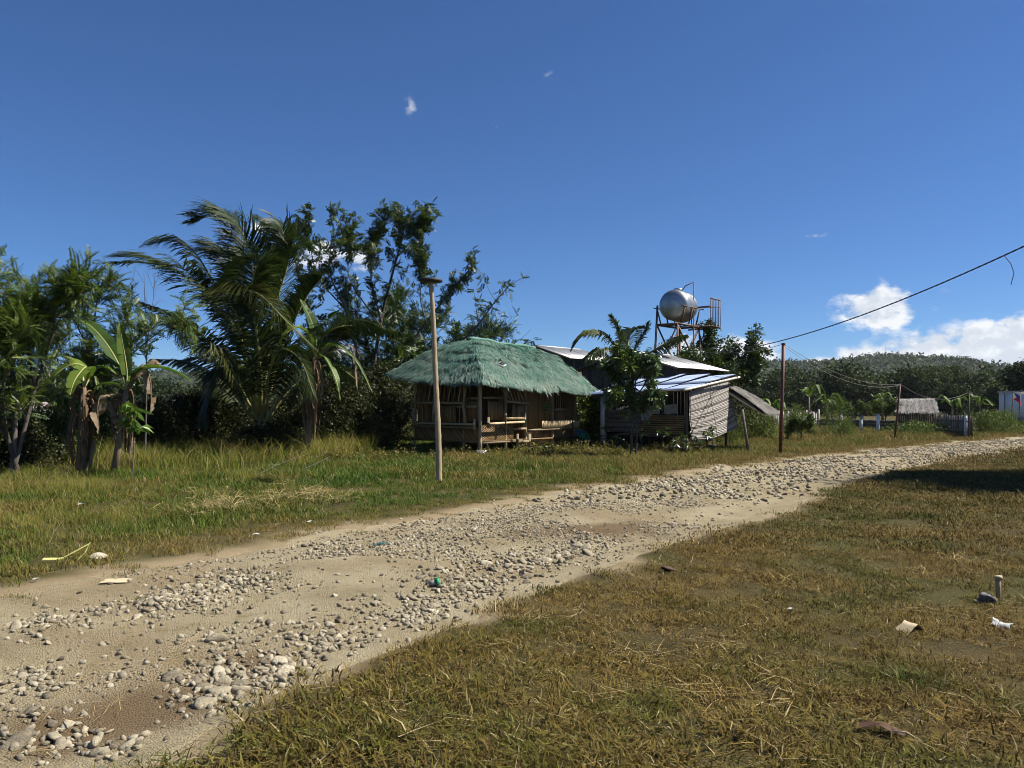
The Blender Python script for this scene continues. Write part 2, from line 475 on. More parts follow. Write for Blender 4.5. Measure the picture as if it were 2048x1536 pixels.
def blade_patch(rng, nb, size, lmin, lmax, width, bend, flat=0.0, lean=(0, 0)):
    mb = MB()
    x = (rng.random((nb, 2)) - .5) * size
    L = lmin + (lmax - lmin) * rng.random(nb) ** 1.6
    a = rng.random(nb) * 2 * math.pi
    b = bend * (.4 + rng.random(nb))
    hx, hy = np.cos(a), np.sin(a)
    w = width * (.6 + .8 * rng.random(nb))
    out = []
    rise = np.where(rng.random(nb) < flat, .12, 1.0)
    lx, ly = lean
    def at(t):
        horiz = b * t * t + (1 - rise) * t
        return np.stack([x[:, 0] + hx * horiz * L + lx * L * t * t, x[:, 1] + hy * horiz * L + ly * L * t * t, L * rise * (t - .28 * b * t * t) - .01 + .012 * (1 - rise)], 1)
    p0, p1, p2 = at(0.0), at(.5), at(1.0)
    sx = np.stack([-hy, hx, np.zeros(nb)], 1) * w[:, None] * .5
    tw = np.stack([hx, hy, np.zeros(nb)], 1) * w[:, None] * (.35 * (rng.random((nb, 1)) - .5))
    v = np.stack([p0 - sx, p0 + sx, p1 - sx * .8 + tw, p1 + sx * .8 - tw, p2], 1)
    tt = rng.random(nb)
    base = np.arange(nb)[:, None] * 5
    mb.add(v.reshape(-1, 3), np.concatenate([base + np.array([[0, 1, 3]]), base + np.array([[0, 3, 2]]), base + np.array([[2, 3, 4]])]), np.repeat(tt, 5))
    return mb
def grass_mat(name, dry, green, mid, patch_scale=.45, bias=0.0, green_amt=5.0, transl=.25, deep=False):
    n = N(name)
    pz = n.pos()
    t = n.attr('tint'); it = n.attr('itint', 'INSTANCER')
    p = n.math('ADD', n.math('MULTIPLY', n.math('SUBTRACT', n.noise(patch_scale, 4, .6, pz), .5 + bias), green_amt), n.math('ADD', n.math('MULTIPLY', n.math('SUBTRACT', t, .5), 1.1), it), True)
    col = n.ramp(p, [(0, dry), (.5, mid), (1, green)])
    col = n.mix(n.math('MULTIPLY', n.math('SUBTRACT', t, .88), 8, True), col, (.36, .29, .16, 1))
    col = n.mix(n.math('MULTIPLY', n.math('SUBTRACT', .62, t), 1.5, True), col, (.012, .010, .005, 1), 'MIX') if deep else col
    b = n.bsdf(col, .7, spec=.08)
    tr = n('ShaderNodeBsdfTranslucent', ins={'Color': col}).outputs[0]
    mxs = n('ShaderNodeMixShader'); n.put(mxs, 0, transl); n.t.links.new(b, mxs.inputs[1]); n.t.links.new(tr, mxs.inputs[2])
    return n.end(mxs.outputs[0])
def euler_up(rng, Nn, tilt=.12):
    return np.stack([(rng.random(Nn) - .5) * 2 * tilt, (rng.random(Nn) - .5) * 2 * tilt, rng.random(Nn) * 6.2832], 1)
# ------------------------------------------------------------------ grass
rng = np.random.default_rng(11)
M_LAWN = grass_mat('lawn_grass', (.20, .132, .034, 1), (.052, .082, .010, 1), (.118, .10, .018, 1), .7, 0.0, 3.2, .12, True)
M_VERGE = grass_mat('verge_grass', (.18, .13, .04, 1), (.052, .10, .012, 1), (.11, .115, .02, 1), .5, 0.0, 2.6, .25)
M_TALL = grass_mat('tall_grass', (.25, .19, .055, 1), (.085, .135, .016, 1), (.185, .185, .03, 1), .4, 0.0, 2.2, .4)
M_STRAW = grass_mat('straw', (.42, .32, .16, 1), (.33, .26, .12, 1), (.38, .28, .13, 1), .8, 0.0, 2.0, .2)
def field(x0, x1, y0, y1, dens):
    m = int((x1 - x0) * (y1 - y0) * dens)
    x, y = rng.uniform(x0, x1, m), rng.uniform(y0, y1, m)
    k = np.abs(x) < y * .70 + 1.2
    return x[k], y[k]
def place(x, y, tiltamt=.12):
    return np.stack([x, y, surf_z(x, y)], 1), euler_up(rng, len(x), tiltamt)
def gauss(x, y, px, py, r):
    g = G(px, py); return np.exp(-((x - g[0]) ** 2 + (y - g[1]) ** 2) / (r * r))
def do_scatter(name, xy_list, protos, mat, tint_fn, smin, smax, label):
    x = np.concatenate([q[0] for q in xy_list]); y = np.concatenate([q[1] for q in xy_list])
    pk = np.concatenate([rng.integers(q[2], q[3], len(q[0])) for q in xy_list])
    sc = rng.uniform(smin, smax, len(x))
    if len(xy_list[0]) > 4: sc = sc * np.concatenate([np.broadcast_to(q[4], q[0].shape) for q in xy_list])
    p, r = place(x, y)
    return scatter(name, p, r, sc, pk, tint_fn(x, y), protos, mat, label=label)

# right-hand lawn
pr = [blade_patch(rng, 230, .38, .020, .075, .0054, 1.15, .3).mesh('lawn_patch', M_LAWN) for _ in range(6)] + \
     [blade_patch(rng, 210, .68, .028, .085, .0115, 1.05, .25).mesh('lawn_patch', M_LAWN) for _ in range(4)] + \
     [blade_patch(rng, 200, 1.3, .04, .11, .016, .8, .2).mesh('lawn_patch', M_LAWN) for _ in range(4)]
xy = []
for (x0, x1, y0, y1, de, a, b) in ((-4, 9, 2.2, 8.5, 36, 0, 6), (-3, 18, 8.5, 21, 19, 6, 10), (2, 32, 21, 45, 5.0, 10, 14)):
    x, y = field(x0, x1, y0, y1, de)
    d, s = road_uv(x, y)
    bare = fbm(x * 1.5, y * 1.5, 3, 77)
    k = (-d > edge(x, y) + np.where(y < 9, .06, .05)) & (rng.random(len(x)) < np.clip((-d - edge(x, y)) * 2.5 + .35, 0, 1) * np.clip(1.3 + 1.0 * bare, .85, 1))
    k &= y < 30 + 8 * fbm(x * .1, y * .1, 2, 3)
    sc = .80 + .6 * np.clip(fbm(x * .8, y * .8, 3, 78) + .1, 0, 1) + .28 * gauss(x, y, 640, 1440, .9) + .2 * gauss(x, y, 900, 1320, .8)
    xy.append((x[k], y[k], a, b, sc[k]))
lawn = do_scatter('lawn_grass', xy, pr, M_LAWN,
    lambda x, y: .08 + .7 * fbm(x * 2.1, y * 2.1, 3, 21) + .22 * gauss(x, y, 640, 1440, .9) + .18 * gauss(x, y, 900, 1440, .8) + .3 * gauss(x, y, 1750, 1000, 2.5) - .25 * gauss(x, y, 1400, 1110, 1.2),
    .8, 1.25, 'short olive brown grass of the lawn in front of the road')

# left verge and the field beyond
pv = [blade_patch(rng, 130, .5, .04, .15, .0095, .9, .2).mesh('verge_patch', M_VERGE) for _ in range(5)] + \
     [blade_patch(rng, 190, 1.0, .06, .20, .014, .8, .15).mesh('verge_patch', M_VERGE) for _ in range(5)]
xy = []
for (x0, x1, y0, y1, de, a, b) in ((-12, 6, 5.5, 16, 14, 0, 5), (-20, 30, 16, 34, 5.0, 5, 10), (-34, 45, 34, 62, 1.8, 5, 10)):
    x, y = field(x0, x1, y0, y1, de)
    d, s = road_uv(x, y)
    r_ = d - edge(x, y)
    k = (r_ > -.4) & (rng.random(len(x)) < np.clip(r_ * 1.2 + .42, 0, 1))
    sc = np.clip(.48 + .28 * r_, .42, 1.0) * (1 + .5 * fbm(x * .7, y * .7, 3, 31)) * np.where(y > 34, 1.5, 1.0)
    xy.append((x[k], y[k], a, b, sc[k]))
def vt(x, y):
    d, _ = road_uv(x, y); r_ = d - HW
    return .22 + .55 * sstep(.4, 1.6, r_) + .45 * fbm(x * .9, y * .9, 3, 22) + .5 * gauss(x, y, 640, 965, 1.3) + .35 * gauss(x, y, 200, 1060, 1.2) + .3 * gauss(x, y, 800, 1000, 1.2) \
        - .55 * gauss(x, y, 330, 1085, 1.0) - .5 * sstep(19, 24, y) * (x > -2) - .3 * gauss(x, y, 1250, 930, 3) - .25 * gauss(x, y, 150, 1000, 2.5)
verge = do_scatter('verge_grass', xy, pv, M_VERGE, vt, .8, 1.25, 'green and withered grass on the verge between road and huts')

# long pale grass on the left
pt = [blade_patch(rng, 80, .55, .15, .46, .006, .8, .0, (.3, -.1)).mesh('tall_patch', M_TALL) for _ in range(5)] + \
     [blade_patch(rng, 110, .9, .3, .75, .012, .7, .0, (.25, -.1)).mesh('tall_patch', M_TALL) for _ in range(4)]
xy = []
x, y = field(-14, -1.5, 9, 18.5, 7)
d, s = road_uv(x, y)
w = sstep(2.9, 4.6, d) * np.clip(.62 + 2.0 * fbm(x * .5, y * .5, 3, 51), 0, 1) * np.clip(1 - sstep(-5.5, -3.2, x) + .03, 0, 1)
k = rng.random(len(x)) < w
xy.append((x[k], y[k], 0, 5, (.45 + .4 * w)[k]))
x, y = field(-26, -5, 18.5, 34, 2.2)
k = rng.random(len(x)) < np.clip(.75 + fbm(x * .4, y * .4, 3, 52), 0, 1)
xy.append((x[k], y[k], 5, 9, np.full(k.sum(), 1.1)))
tall = do_scatter('tall_grass', xy, pt, M_TALL, lambda x, y: .45 + .6 * fbm(x * .8, y * .8, 3, 24), .8, 1.25, 'long pale yellow grass leaning in the wind on the left')
tall_ = tall; tall_['label'] = 'long pale yellow grass leaning over below the banana plants'

# straw and dead stalks lying on lawn, verge and road
ps = [blade_patch(rng, 9, .35, .05, .26, .0045, .35, 1.0).mesh('straw_patch', M_STRAW) for _ in range(6)]
x1, y1 = field(-5, 9, 2.2, 11, 6.0); d1, _ = road_uv(x1, y1)
k1 = rng.random(len(x1)) < np.where(d1 < -HW, .34, .25) * np.clip(.7 + 2 * fbm(x1 * 1.2, y1 * 1.2, 3, 61), 0, 1.4)
cl = []
for (px, py, r, m) in ((430, 1025, .5, 55), (590, 1003, .3, 34), (520, 1015, .55, 22), (700, 1005, .5, 10)):
    g = G(px, py); cl.append((rng.normal(g[0], r * .6, m), rng.normal(g[1], r * .55, m)))
x2, y2 = np.concatenate([c_[0] for c_ in cl]), np.concatenate([c_[1] for c_ in cl])
x3, y3 = field(-5, 18, 11, 26, .9); d3, _ = road_uv(x3, y3); k3 = np.abs(d3) > HW - .6
x = np.concatenate([x1[k1], x2, x3[k3]]); y = np.concatenate([y1[k1], y2, y3[k3]])
p, r = place(x, y, .1); p[:, 2] += .02 + np.concatenate([np.zeros(k1.sum()), rng.random(len(x2)) * .16, np.zeros(k3.sum())])
r[len(x1[k1]):len(x1[k1]) + len(x2), :2] *= 5
scatter('straw_litter', p, r, rng.uniform(.6, 1.3, len(x)) * np.concatenate([np.ones(k1.sum()), np.full(len(x2), 1.5), np.ones(k3.sum())]), rng.integers(0, 6, len(x)), .4 * rng.random(len(x)), ps, M_STRAW,
        label='dead straw stalks strewn over lawn and verge')
# low dry tufts growing in the road
x, y = field(-5, 8, 4, 18, 9); d, s = road_uv(x, y)
w = np.clip(fbm(x * .9, y * .9, 3, 63) * 3.2 + .12, .04, .9) * (np.abs(d) < HW) * np.exp(-((d - .1) / 1.1) ** 2)
k = rng.random(len(x)) < w
pd = [blade_patch(rng, 40, .22, .012, .05, .004, 1.0, .3).mesh('tuft_patch', M_VERGE) for _ in range(5)]
p, r = place(x[k], y[k]); p[:, 2] += .01
scatter('road_tufts', p, r, rng.uniform(.7, 1.3, k.sum()), rng.integers(0, 5, k.sum()), .1 + .3 * rng.random(k.sum()), pd, M_VERGE, label='small yellow green tufts growing between the stones of the road')

# ------------------------------------------------------------------ stones in the road
import bmesh
def stone_mesh(seed, sub=2, cuts=9):
    r_ = np.random.default_rng(seed)
    bm = bmesh.new(); bmesh.ops.create_icosphere(bm, subdivisions=sub, radius=1.0)
    v = np.array([q.co[:] for q in bm.verts]); f = np.array([[q.index for q in p_.verts] for p_ in bm.faces]); bm.free()
    v *= 1 + .22 * (fbm(v[:, 0] * 1.1 + seed, v[:, 1] * 1.1 + v[:, 2] * .7, 3, seed))[:, None]
    for _ in range(cuts):
        nrm = r_.normal(size=3); nrm /= np.linalg.norm(nrm)
        h = r_.uniform(.38, .78); t = v @ nrm
        v = v - np.clip(t - h, 0, None)[:, None] * nrm
    v *= np.array((1.0, r_.uniform(.6, .95), r_.uniform(.42, .72)))
    v *= 1 + .018 * r_.normal(size=(len(v), 1)); v /= np.abs(v).max()
    return MB().add(v, f, .5)
n = N('road_stone')
ob = n.obj()
oi = n('ShaderNodeObjectInfo').outputs['Random']
big_ = n.noise(1.6, 5, .65, ob)
c = n.ramp(n.math('ADD', n.math('MULTIPLY', oi, .55), n.math('MULTIPLY', big_, .55)), [(.2, (.10, .088, .066)), (.42, (.235, .20, .142)), (.62, (.34, .295, .207)), (.85, (.52, .455, .335))])
c = n.mix(n.math('MULTIPLY', n.math('SUBTRACT', n.noise(5, 5, .7, ob), .52), 5, True), c, (.30, .23, .135, 1))
M_STONE = n.end(n.bsdf(c, .9, n.bump(n.noise(7, 6, .7, ob), .55, .12), spec=.15))
SM = [stone_mesh(100 + i, 2, 10).mesh('stone', M_STONE) for i in range(16)]
SMS = [stone_mesh(200 + i, 1, 7).mesh('pebble', M_STONE) for i in range(8)]
# photographed clusters: (px, py, spread px, spread py, how many, size min, size max)
CLUST = [(470, 1345, 60, 28, 26, .035, .085), (560, 1322, 50, 22, 18, .04, .085), (420, 1385, 45, 18, 10, .05, .10), (650, 1265, 60, 22, 26, .03, .07),
         (565, 1325, 2, 2, 1, .095, .10), (545, 1120, 1, 1, 0, .05, .06), (350, 1340, 8, 6, 1, .10, .11), (430, 1275, 6, 5, 1, .09, .10),
         (30, 1460, 20, 12, 3, .10, .13), (95, 1440, 60, 25, 10, .04, .07), (60, 1352, 25, 15, 6, .035, .05), (215, 1470, 50, 18, 6, .05, .08),
         (855, 1195, 45, 14, 18, .04, .08), (920, 1160, 60, 16, 26, .04, .08), (1010, 1125, 60, 16, 30, .045, .09), (1100, 1105, 40, 12, 18, .06, .11), (1165, 1090, 22, 7, 8, .07, .12),
         (790, 1225, 60, 16, 18, .03, .06), (300, 1205, 60, 18, 18, .03, .06), (400, 1175, 60, 14, 22, .03, .06), (490, 1155, 60, 12, 22, .03, .065), (120, 1240, 60, 18, 14, .03, .07),
         (860, 1045, 70, 12, 14, .03, .06), (660, 1078, 60, 14, 14, .03, .06), (1380, 1042, 30, 4, 5, .05, .09), (1100, 1010, 100, 14, 20, .03, .055)]
cand = []
for (px, py, sx, sy, m, a, b) in CLUST:
    for _ in range(m):
        g = G(px + rng.normal(0, sx * .55), py + rng.normal(0, sy * .55)); cand.append((g[0], g[1], .88 * rng.uniform(a, b)))
m = 0
while m < 40:
    x_, y_ = rng.uniform(-5, 6), rng.uniform(3.5, 16)
    d_, _ = road_uv(np.array([x_]), np.array([y_]))
    if abs(d_[0]) < HW - .1 and abs(x_) < y_ * .68: cand.append((x_, y_, rng.uniform(.025, .045))); m += 1
kept = []
for q in sorted(cand, key=lambda q: -q[2]):
    if all((q[0] - o_[0]) ** 2 + (q[1] - o_[1]) ** 2 > (.78 * (q[2] + o_[2])) ** 2 for o_ in kept): kept.append(q)
kept = kept[:298]
for i, (x_, y_, s_) in enumerate(kept):
    z_ = float(surf_z(np.array([x_]), np.array([y_]))[0])
    link_mesh('stone', SM[i % 16], road, (x_, y_, z_ + s_ * .08), (rng.normal(0, .3), rng.normal(0, .3), rng.uniform(0, 6.28)), (s_,) * 3)
# gravel too small to pick apart
x, y = field(-5, 7, 3, 13, 1300); d, s = road_uv(x, y)
w = np.clip(.44 + 3.0 * fbm(x * .8, y * .8, 3, 71), .07, 1) * (np.abs(d) < edge(x, y) - .15) * np.where(d < -1.35, .25, 1) * np.where(d > 1.2, .5, 1)
k = rng.random(len(x)) < w
x2, y2 = field(-1, 26, 13, 36, 100); d2, _ = road_uv(x2, y2)
w2 = np.clip(.6 + 1.0 * fbm(x2 * .8, y2 * .8, 3, 72), .1, 1) * (np.abs(d2) < edge(x2, y2) - .1) * np.where(d2 < -1.3, .25, 1)
k2 = rng.random(len(x2)) < w2
s1 = .0045 + .028 * rng.random(k.sum()) ** 5.5; s2 = .02 + .05 * rng.random(k2.sum()) ** 2
gc = []
for (px, py, sx, sy, m, a, b) in CLUST:
    for _ in range(m * 7):
        g = G(px + rng.normal(0, sx * .9), py + rng.normal(0, sy * .9)); gc.append((g[0], g[1], rng.uniform(.010, .034)))
gc = np.array(gc); dg, _ = road_uv(gc[:, 0], gc[:, 1]); gc = gc[np.abs(dg) < HW - .1]
x, k, y, s1 = np.concatenate([x[k], gc[:, 0]]), slice(None), np.concatenate([y[k], gc[:, 1]]), np.concatenate([s1, gc[:, 2]])
x, y, sz = np.concatenate([x[k], x2[k2]]), np.concatenate([y[k], y2[k2]]), np.concatenate([s1, s2])
p = np.stack([x, y, surf_z(x, y) + sz * .25], 1)
gr = scatter('gravel', p, rng.uniform(0, 6.28, (len(x), 3)) * np.array((.15, .15, 1)), sz, rng.integers(0, 8, len(x)), np.zeros(len(x)), SMS, M_STONE, parent=road)
print('stones', len(kept), 'gravel', len(x))
# ------------------------------------------------------------------ hills
def ridge_y(px):
    return np.interp(px, [-3000, -1500, -400, 0, 200, 420, 700, 1100, 1300, 1400, 1480, 1560, 1640, 1700, 1760, 1830, 1900, 1960, 2010, 2060, 2300, 2700, 3500],
                     [776, 758, 764, 758, 748, 754, 744, 748, 741, 737, 728, 733, 736, 729, 722, 724, 728, 736, 744, 748, 752, 742, 776])
n = N('hill_forest')
pz = n.pos()
c = n.ramp(n.noise(.035, 5, .65, pz), [(.3, (.014, .022, .012)), (.5, (.028, .038, .02)), (.7, (.05, .058, .032))])
M_HILL = n.end(n.bsdf(c, .95, n.bump(n.noise(.09, 4, .6, pz), 1.0, 5.0), spec=.05))
pxs = np.linspace(-3200, 3600, 1500)
rows = np.linspace(0, 1, 26)
ang = np.arctan((pxs - 1024) / F)
hx, hy, hz = [], [], []
for t in rows:
    R = 420 + 620 * t
    x, y = R * np.sin(ang), R * np.cos(ang)
    top = (HZ - ridge_y(pxs)) / F * np.cos(ang) * (R if t > .8 else 1040) 
    top = (HZ - ridge_y(pxs)) / F * 1040 * np.cos(ang)
    z = EYE + top * np.sin(t * math.pi / 2) ** 1.1
    z = z + (2.6 * fbm(x * .06, y * .06, 3, 91) + 2.2 * np.abs(fbm(x * .17, y * .17, 2, 92))) * min(1, t * 3) * 1.3 - 4 * (t == 0)
    hx.append(x); hy.append(y); hz.append(z)
for t in (1.0,):
    R = 1500
    hx.append(R * np.sin(ang)); hy.append(R * np.cos(ang)); hz.append(np.full_like(ang, -5.))
hills = sheet('hills', np.array(hx)[:, ::-1], np.array(hy)[:, ::-1], np.array(hz)[:, ::-1], M_HILL, smooth=False)
tag(hills, 'long low wooded hill along the horizon', kind='structure')
HILL = (np.array(hx), np.array(hy), np.array(hz))

# ------------------------------------------------------------------ materials of the buildings
M_BAMBOO = plain('weathered_bamboo', (.15, .11, .06, 1), (.36, .28, .17, 1), 5, .55, .2, .01, stretch=(6, 6, 1.2))
M_STRIP = plain('sunlit_tone_slat', (.34, .24, .12, 1), (.56, .42, .24, 1), 6, .65, .25, .008, stretch=(8, 8, 1))  # paler copy of the bamboo slat, sunlight put into the colour
M_SHADEW = plain('shade_dark_wood', (.014, .012, .01, 1), (.04, .034, .028, 1), 4, .9, .3, .01, stretch=(7, 7, 1))  # near-black wood, the shack's inner shade put into the colour
M_SLAT = plain('bamboo_slat', (.12, .068, .026, 1), (.31, .195, .085, 1), 6, .65, .25, .008, stretch=(8, 8, 1))
M_PALE = plain('sun_bleached_bamboo', (.36, .31, .24, 1), (.62, .56, .46, 1), 6, .6, .2, .008)
M_WOOD = plain('grey_wood', (.07, .058, .047, 1), (.17, .145, .12, 1), 4, .8, .3, .01, stretch=(7, 7, 1))
M_DARKW = plain('dark_wood', (.05, .04, .032, 1), (.11, .09, .07, 1), 4, .8, .3, .01, stretch=(7, 7, 1))
M_CONC = plain('concrete', (.30, .29, .27, 1), (.50, .49, .46, 1), 3, .85, .3, .01)
M_WHITE = plain('whitewashed', (.60, .60, .59, 1), (.78, .78, .76, 1), 3, .8, .15, .005)
M_STEEL = plain('rusty_steel', (.045, .03, .025, 1), (.16, .085, .055, 1), 7, .65, .3, .004, spec=.4)
M_RED = plain('red_oxide_pole', (.065, .022, .02, 1), (.14, .045, .035, 1), 5, .55, .2, .004, stretch=(3, 3, .6))
M_BLACK = plain('black_rubber', (.008, .008, .009, 1), (.03, .03, .032, 1), 6, .6, .1, .003)
M_SACK = plain('sackcloth', (.16, .155, .14, 1), (.28, .27, .25, 1), 5, .85, .4, .01)
def metal_sheet(name, tint, rough=.42):
    n = N(name)
    ob = n.obj()
    f = n.noise(1.7, 5, .6, ob); st = n.noise(9, 4, .6, ob)
    c = n.mix(n.math('MULTIPLY', n.math('SUBTRACT', f, .55), 5, True), tint, (tint[0] * .7, tint[1] * .66, tint[2] * .62, 1))
    c = n.mix(n.math('MULTIPLY', n.math('SUBTRACT', st, .66), 5, True), c, (.30, .20, .13, 1))
    b = n('ShaderNodeBsdfPrincipled')
    n.put(b, 'Base Color', c); n.put(b, 'Metallic', .55); n.put(b, 'Roughness', rough)
    return n.end(b.outputs[0])
M_ZINC = metal_sheet('galvanised_sheet', (.36, .36, .36, 1), .55)
M_ZINCB = metal_sheet('blue_tinted_sheet', (.25, .31, .44, 1), .5)
n = N('netted_thatch')
t_ = n.attr('tint'); ob = n.obj()
patch = n.noise(1.1, 4, .6, ob)
net = n.math('ADD', n.math('MULTIPLY', n.math('SUBTRACT', patch, .5), 1.3), n.math('ADD', n.math('MULTIPLY', t_, .85), .22), True)
c = n.ramp(net, [(0, (.27, .30, .24)), (.3, (.14, .215, .17)), (.62, (.068, .165, .125)), (1, (.024, .085, .062))])
M_THATCH = n.end(n.bsdf(c, .8, n.bump(n.noise(40, 3, .6, ob), .4, .02), spec=.2))
n = N('grey_thatch')
c = n.ramp(n.math('ADD', n.math('MULTIPLY', n.attr('tint'), .6), n.math('MULTIPLY', n.noise(2.5, 4, .6, n.obj()), .5)), [(.2, (.075, .065, .055)), (.55, (.19, .175, .155)), (.9, (.38, .36, .33))])
M_GTHATCH = n.end(n.bsdf(c, .9, spec=.1))

def bamboo(mb, a, b, r, tint=None, n=7, seg=.32, bend=None):
    a, b = np.array(a, float), np.array(b, float)
    L = np.linalg.norm(b - a); m = max(2, int(L / seg))
    ts, rr = [0.0], [r]
    for i in range(1, m):
        t = i / m
        ts += [t - .008, t, t + .008]; rr += [r, r * 1.13, r]
    ts.append(1.0); rr.append(r)
    ts = np.array(ts); pts = a + (b - a) * ts[:, None]
    if bend is not None: pts = pts + np.array(bend) * np.sin(ts * math.pi)[:, None]
    mb.tube(pts, rr, n, RNG.random() if tint is None else tint)
    return mb
def slats(mb, o, du, dv, nu, width, gap=.012, thick=.012, jitter=.02, nrm=(0, 0, 1)):
    """nu strips side by side along du from o, each running along dv"""
    o, du, dv = np.array(o, float), np.array(du, float), np.array(dv, float)
    L = np.linalg.norm(du); un = du / L; w = L / nu
    for i in range(nu):
        a = o + un * w * (i + .5)
        j = RNG.normal(0, jitter)
        mb.beam(a - dv * .0 + un * RNG.normal(0, .004), a + dv * (1 + j), w - gap, thick, np.clip(RNG.normal(.5, .25), 0, 1), up=np.cross(un, dv) / (np.linalg.norm(np.cross(un, dv)) + 1e-9))
    return mb

# ------------------------------------------------------------------ the bamboo hut with the green netted thatch
hc = (-1.04, 25.1, 0)
hut = thing('bamboo_hut', 'raised bamboo hut with sagging green netted thatch roof behind the tall bamboo pole', 'hut', hc, YAW)
A, B, C_, D_ = np.array((-.6, -.6, 2.39)), np.array((5.8, -.6, 2.17)), np.array((5.8, 3.8, 2.45)), np.array((-.6, 3.8, 2.75))
R1, R2 = np.array((1.28, 1.6, 3.95)), np.array((4.55, 1.6, 3.82))
def roof_pt(slope, s, t):
    a, b, ra, rb = slope
    lo = a + (b - a) * s[:, None]; hi = ra + (rb - ra) * s[:, None]
    p = lo + (hi - lo) * t[:, None]
    p[:, 2] += .17 * np.sin(np.clip(t, 0, 1) * math.pi) + .11 * fbm(p[:, 0] * .9, p[:, 1] * .9 + p[:, 2], 3, 201) - .05 * np.sin(np.clip(s, 0, 1) * math.pi) - .04 * np.mod(np.clip(t, 0, .999) * 5 + .15 * fbm(s * 14, t * 0, 2, 202), 1.0) + .03 * fbm(s * 11, t * 0, 3, 203) * (t < .12)
    return p
SL = [(A, B, R1, R2), (D_, A, R1, R1), (C_, D_, R2, R1), (B, C_, R2, R2)]
mb = MB()
for sl_ in SL:
    ns, nt = 60, 42
    s, t = np.meshgrid(np.linspace(0, 1, ns), np.linspace(-.02, 1, nt))
    p = roof_pt(sl_, s.ravel(), t.ravel())
    i, j = np.meshgrid(np.arange(nt - 1), np.arange(ns - 1), indexing='ij'); a = (i * ns + j).ravel()
    mb.add(p, np.stack([a, a + 1, a + ns + 1, a + ns], 1), .8)
    q = p.copy(); q[:, 2] -= .14
    mb.add(q, np.stack([a, a + ns, a + ns + 1, a + 1], 1), .1)
roof = mb.build('roof', M_THATCH, hut, smooth=True)
def thatch_strands(mb, slopes, counts, length, width, fringe, pt=roof_pt, tintfn=None, lift=.02):
    r_ = np.random.default_rng(5)
    for sl_, m, fr in zip(slopes, counts, fringe):
        s, t = r_.random(m), r_.random(m) ** 1.0
        tf = r_.random(fr); s = np.concatenate([s, r_.random(fr)]); t = np.concatenate([t, -.005 - .03 * tf ** 2])
        M = len(s)
        p = pt(sl_, s, t); up = pt(sl_, np.clip(s + r_.normal(0, .004, M), 0, 1), t + .05)
        dn = p - up; dn /= np.linalg.norm(dn, axis=1)[:, None]
        a, b = sl_[0], sl_[1]; side = (b - a) / np.linalg.norm(b - a)
        dn = dn + side * r_.normal(0, .14, (M, 1)); dn[m:, 2] -= .55 * r_.random(fr)
        dn /= np.linalg.norm(dn, axis=1)[:, None]
        L = length * (.5 + r_.random(M))[:, None]
        L[m:] *= .5
        w = side * width * (.5 + r_.random((M, 1)))
        nrm = np.cross(side, -dn); nrm *= np.sign(nrm[:, 2:3])
        o = nrm * lift * (.5 + r_.random((M, 1)))
        p0 = p + o * .3; p1 = p + dn * L * .55 + o * 1.2; p2 = p + dn * L + o * .9
        v = np.stack([p0 - w / 2, p0 + w / 2, p1 - w / 2, p1 + w / 2, p2 - w * .15, p2 + w * .15], 1)
        base = np.arange(M)[:, None] * 6
        tt = r_.random(M) if tintfn is None else tintfn(s, t, r_)
        mb.add(v.reshape(-1, 3), np.concatenate([base + np.array([[0, 1, 3, 2]]), base + np.array([[2, 3, 5, 4]])]), np.repeat(tt, 6))
    return mb
st = thatch_strands(MB(), SL, (9500, 5200, 2500, 2500), .30, .026, (1500, 1000, 300, 500), lift=.06, tintfn=lambda s, t, r_: np.clip(.0 + .5 * t + r_.normal(0, .42, len(s)), 0, 1)).build('thatch_straw', M_THATCH, roof)
tag(st, kind='stuff')
rc = np.array([R1 + (R2 - R1) * t + (0, 0, .03 + .03 * math.sin(t * 9)) for t in np.linspace(-.06, 1.05, 16)])
rcap = MB().tube(rc - (0, 0, .05), .07 + .015 * np.sin(np.arange(16) * 1.7), 8, .35).build('ridge_bundle', M_THATCH, roof, True)
# frame
def hpost(x, y, z0=0.0, z1=2.45, r=.055, parent=hut, mat=None):
    mb = MB(); bamboo(mb, (x, y, z0), (x + RNG.normal(0, .02), y + RNG.normal(0, .02), z1), r)
    return mb.build('post', mat or M_BAMBOO, parent, True)
for x, y in ((0, 0), (1.25, 0), (2.3, 0), (5.2, 0), (0, .75), (0, 3.2), (2.3, 3.2), (5.2, 3.2), (3.8, 0), (0, 2.1)):
    hpost(x, y, 0, 2.5 if y < 3 else 2.7, .065 if (x, y) == (0, 0) else .05)
def rail(a, b, r=.045, mat=None, name='rail'):
    mb = MB(); bamboo(mb, a, b, r)
    return mb.build(name, mat or M_BAMBOO, hut, True)
for a, b in (((-.1, 0, 2.42), (5.4, 0, 2.3)), ((0, -.1, 2.45), (0, 3.4, 2.62)), ((-.1, 3.2, 2.6), (5.4, 3.2, 2.5)), ((5.2, -.1, 2.3), (5.2, 3.3, 2.45))):
    rail(a, b, .05, name='wall_plate')
mb = MB(); mb.box((2.6, 1.6, .40), (5.3, 3.3, .05), tint=.3)
mb.build('floor_deck', M_SLAT, hut)
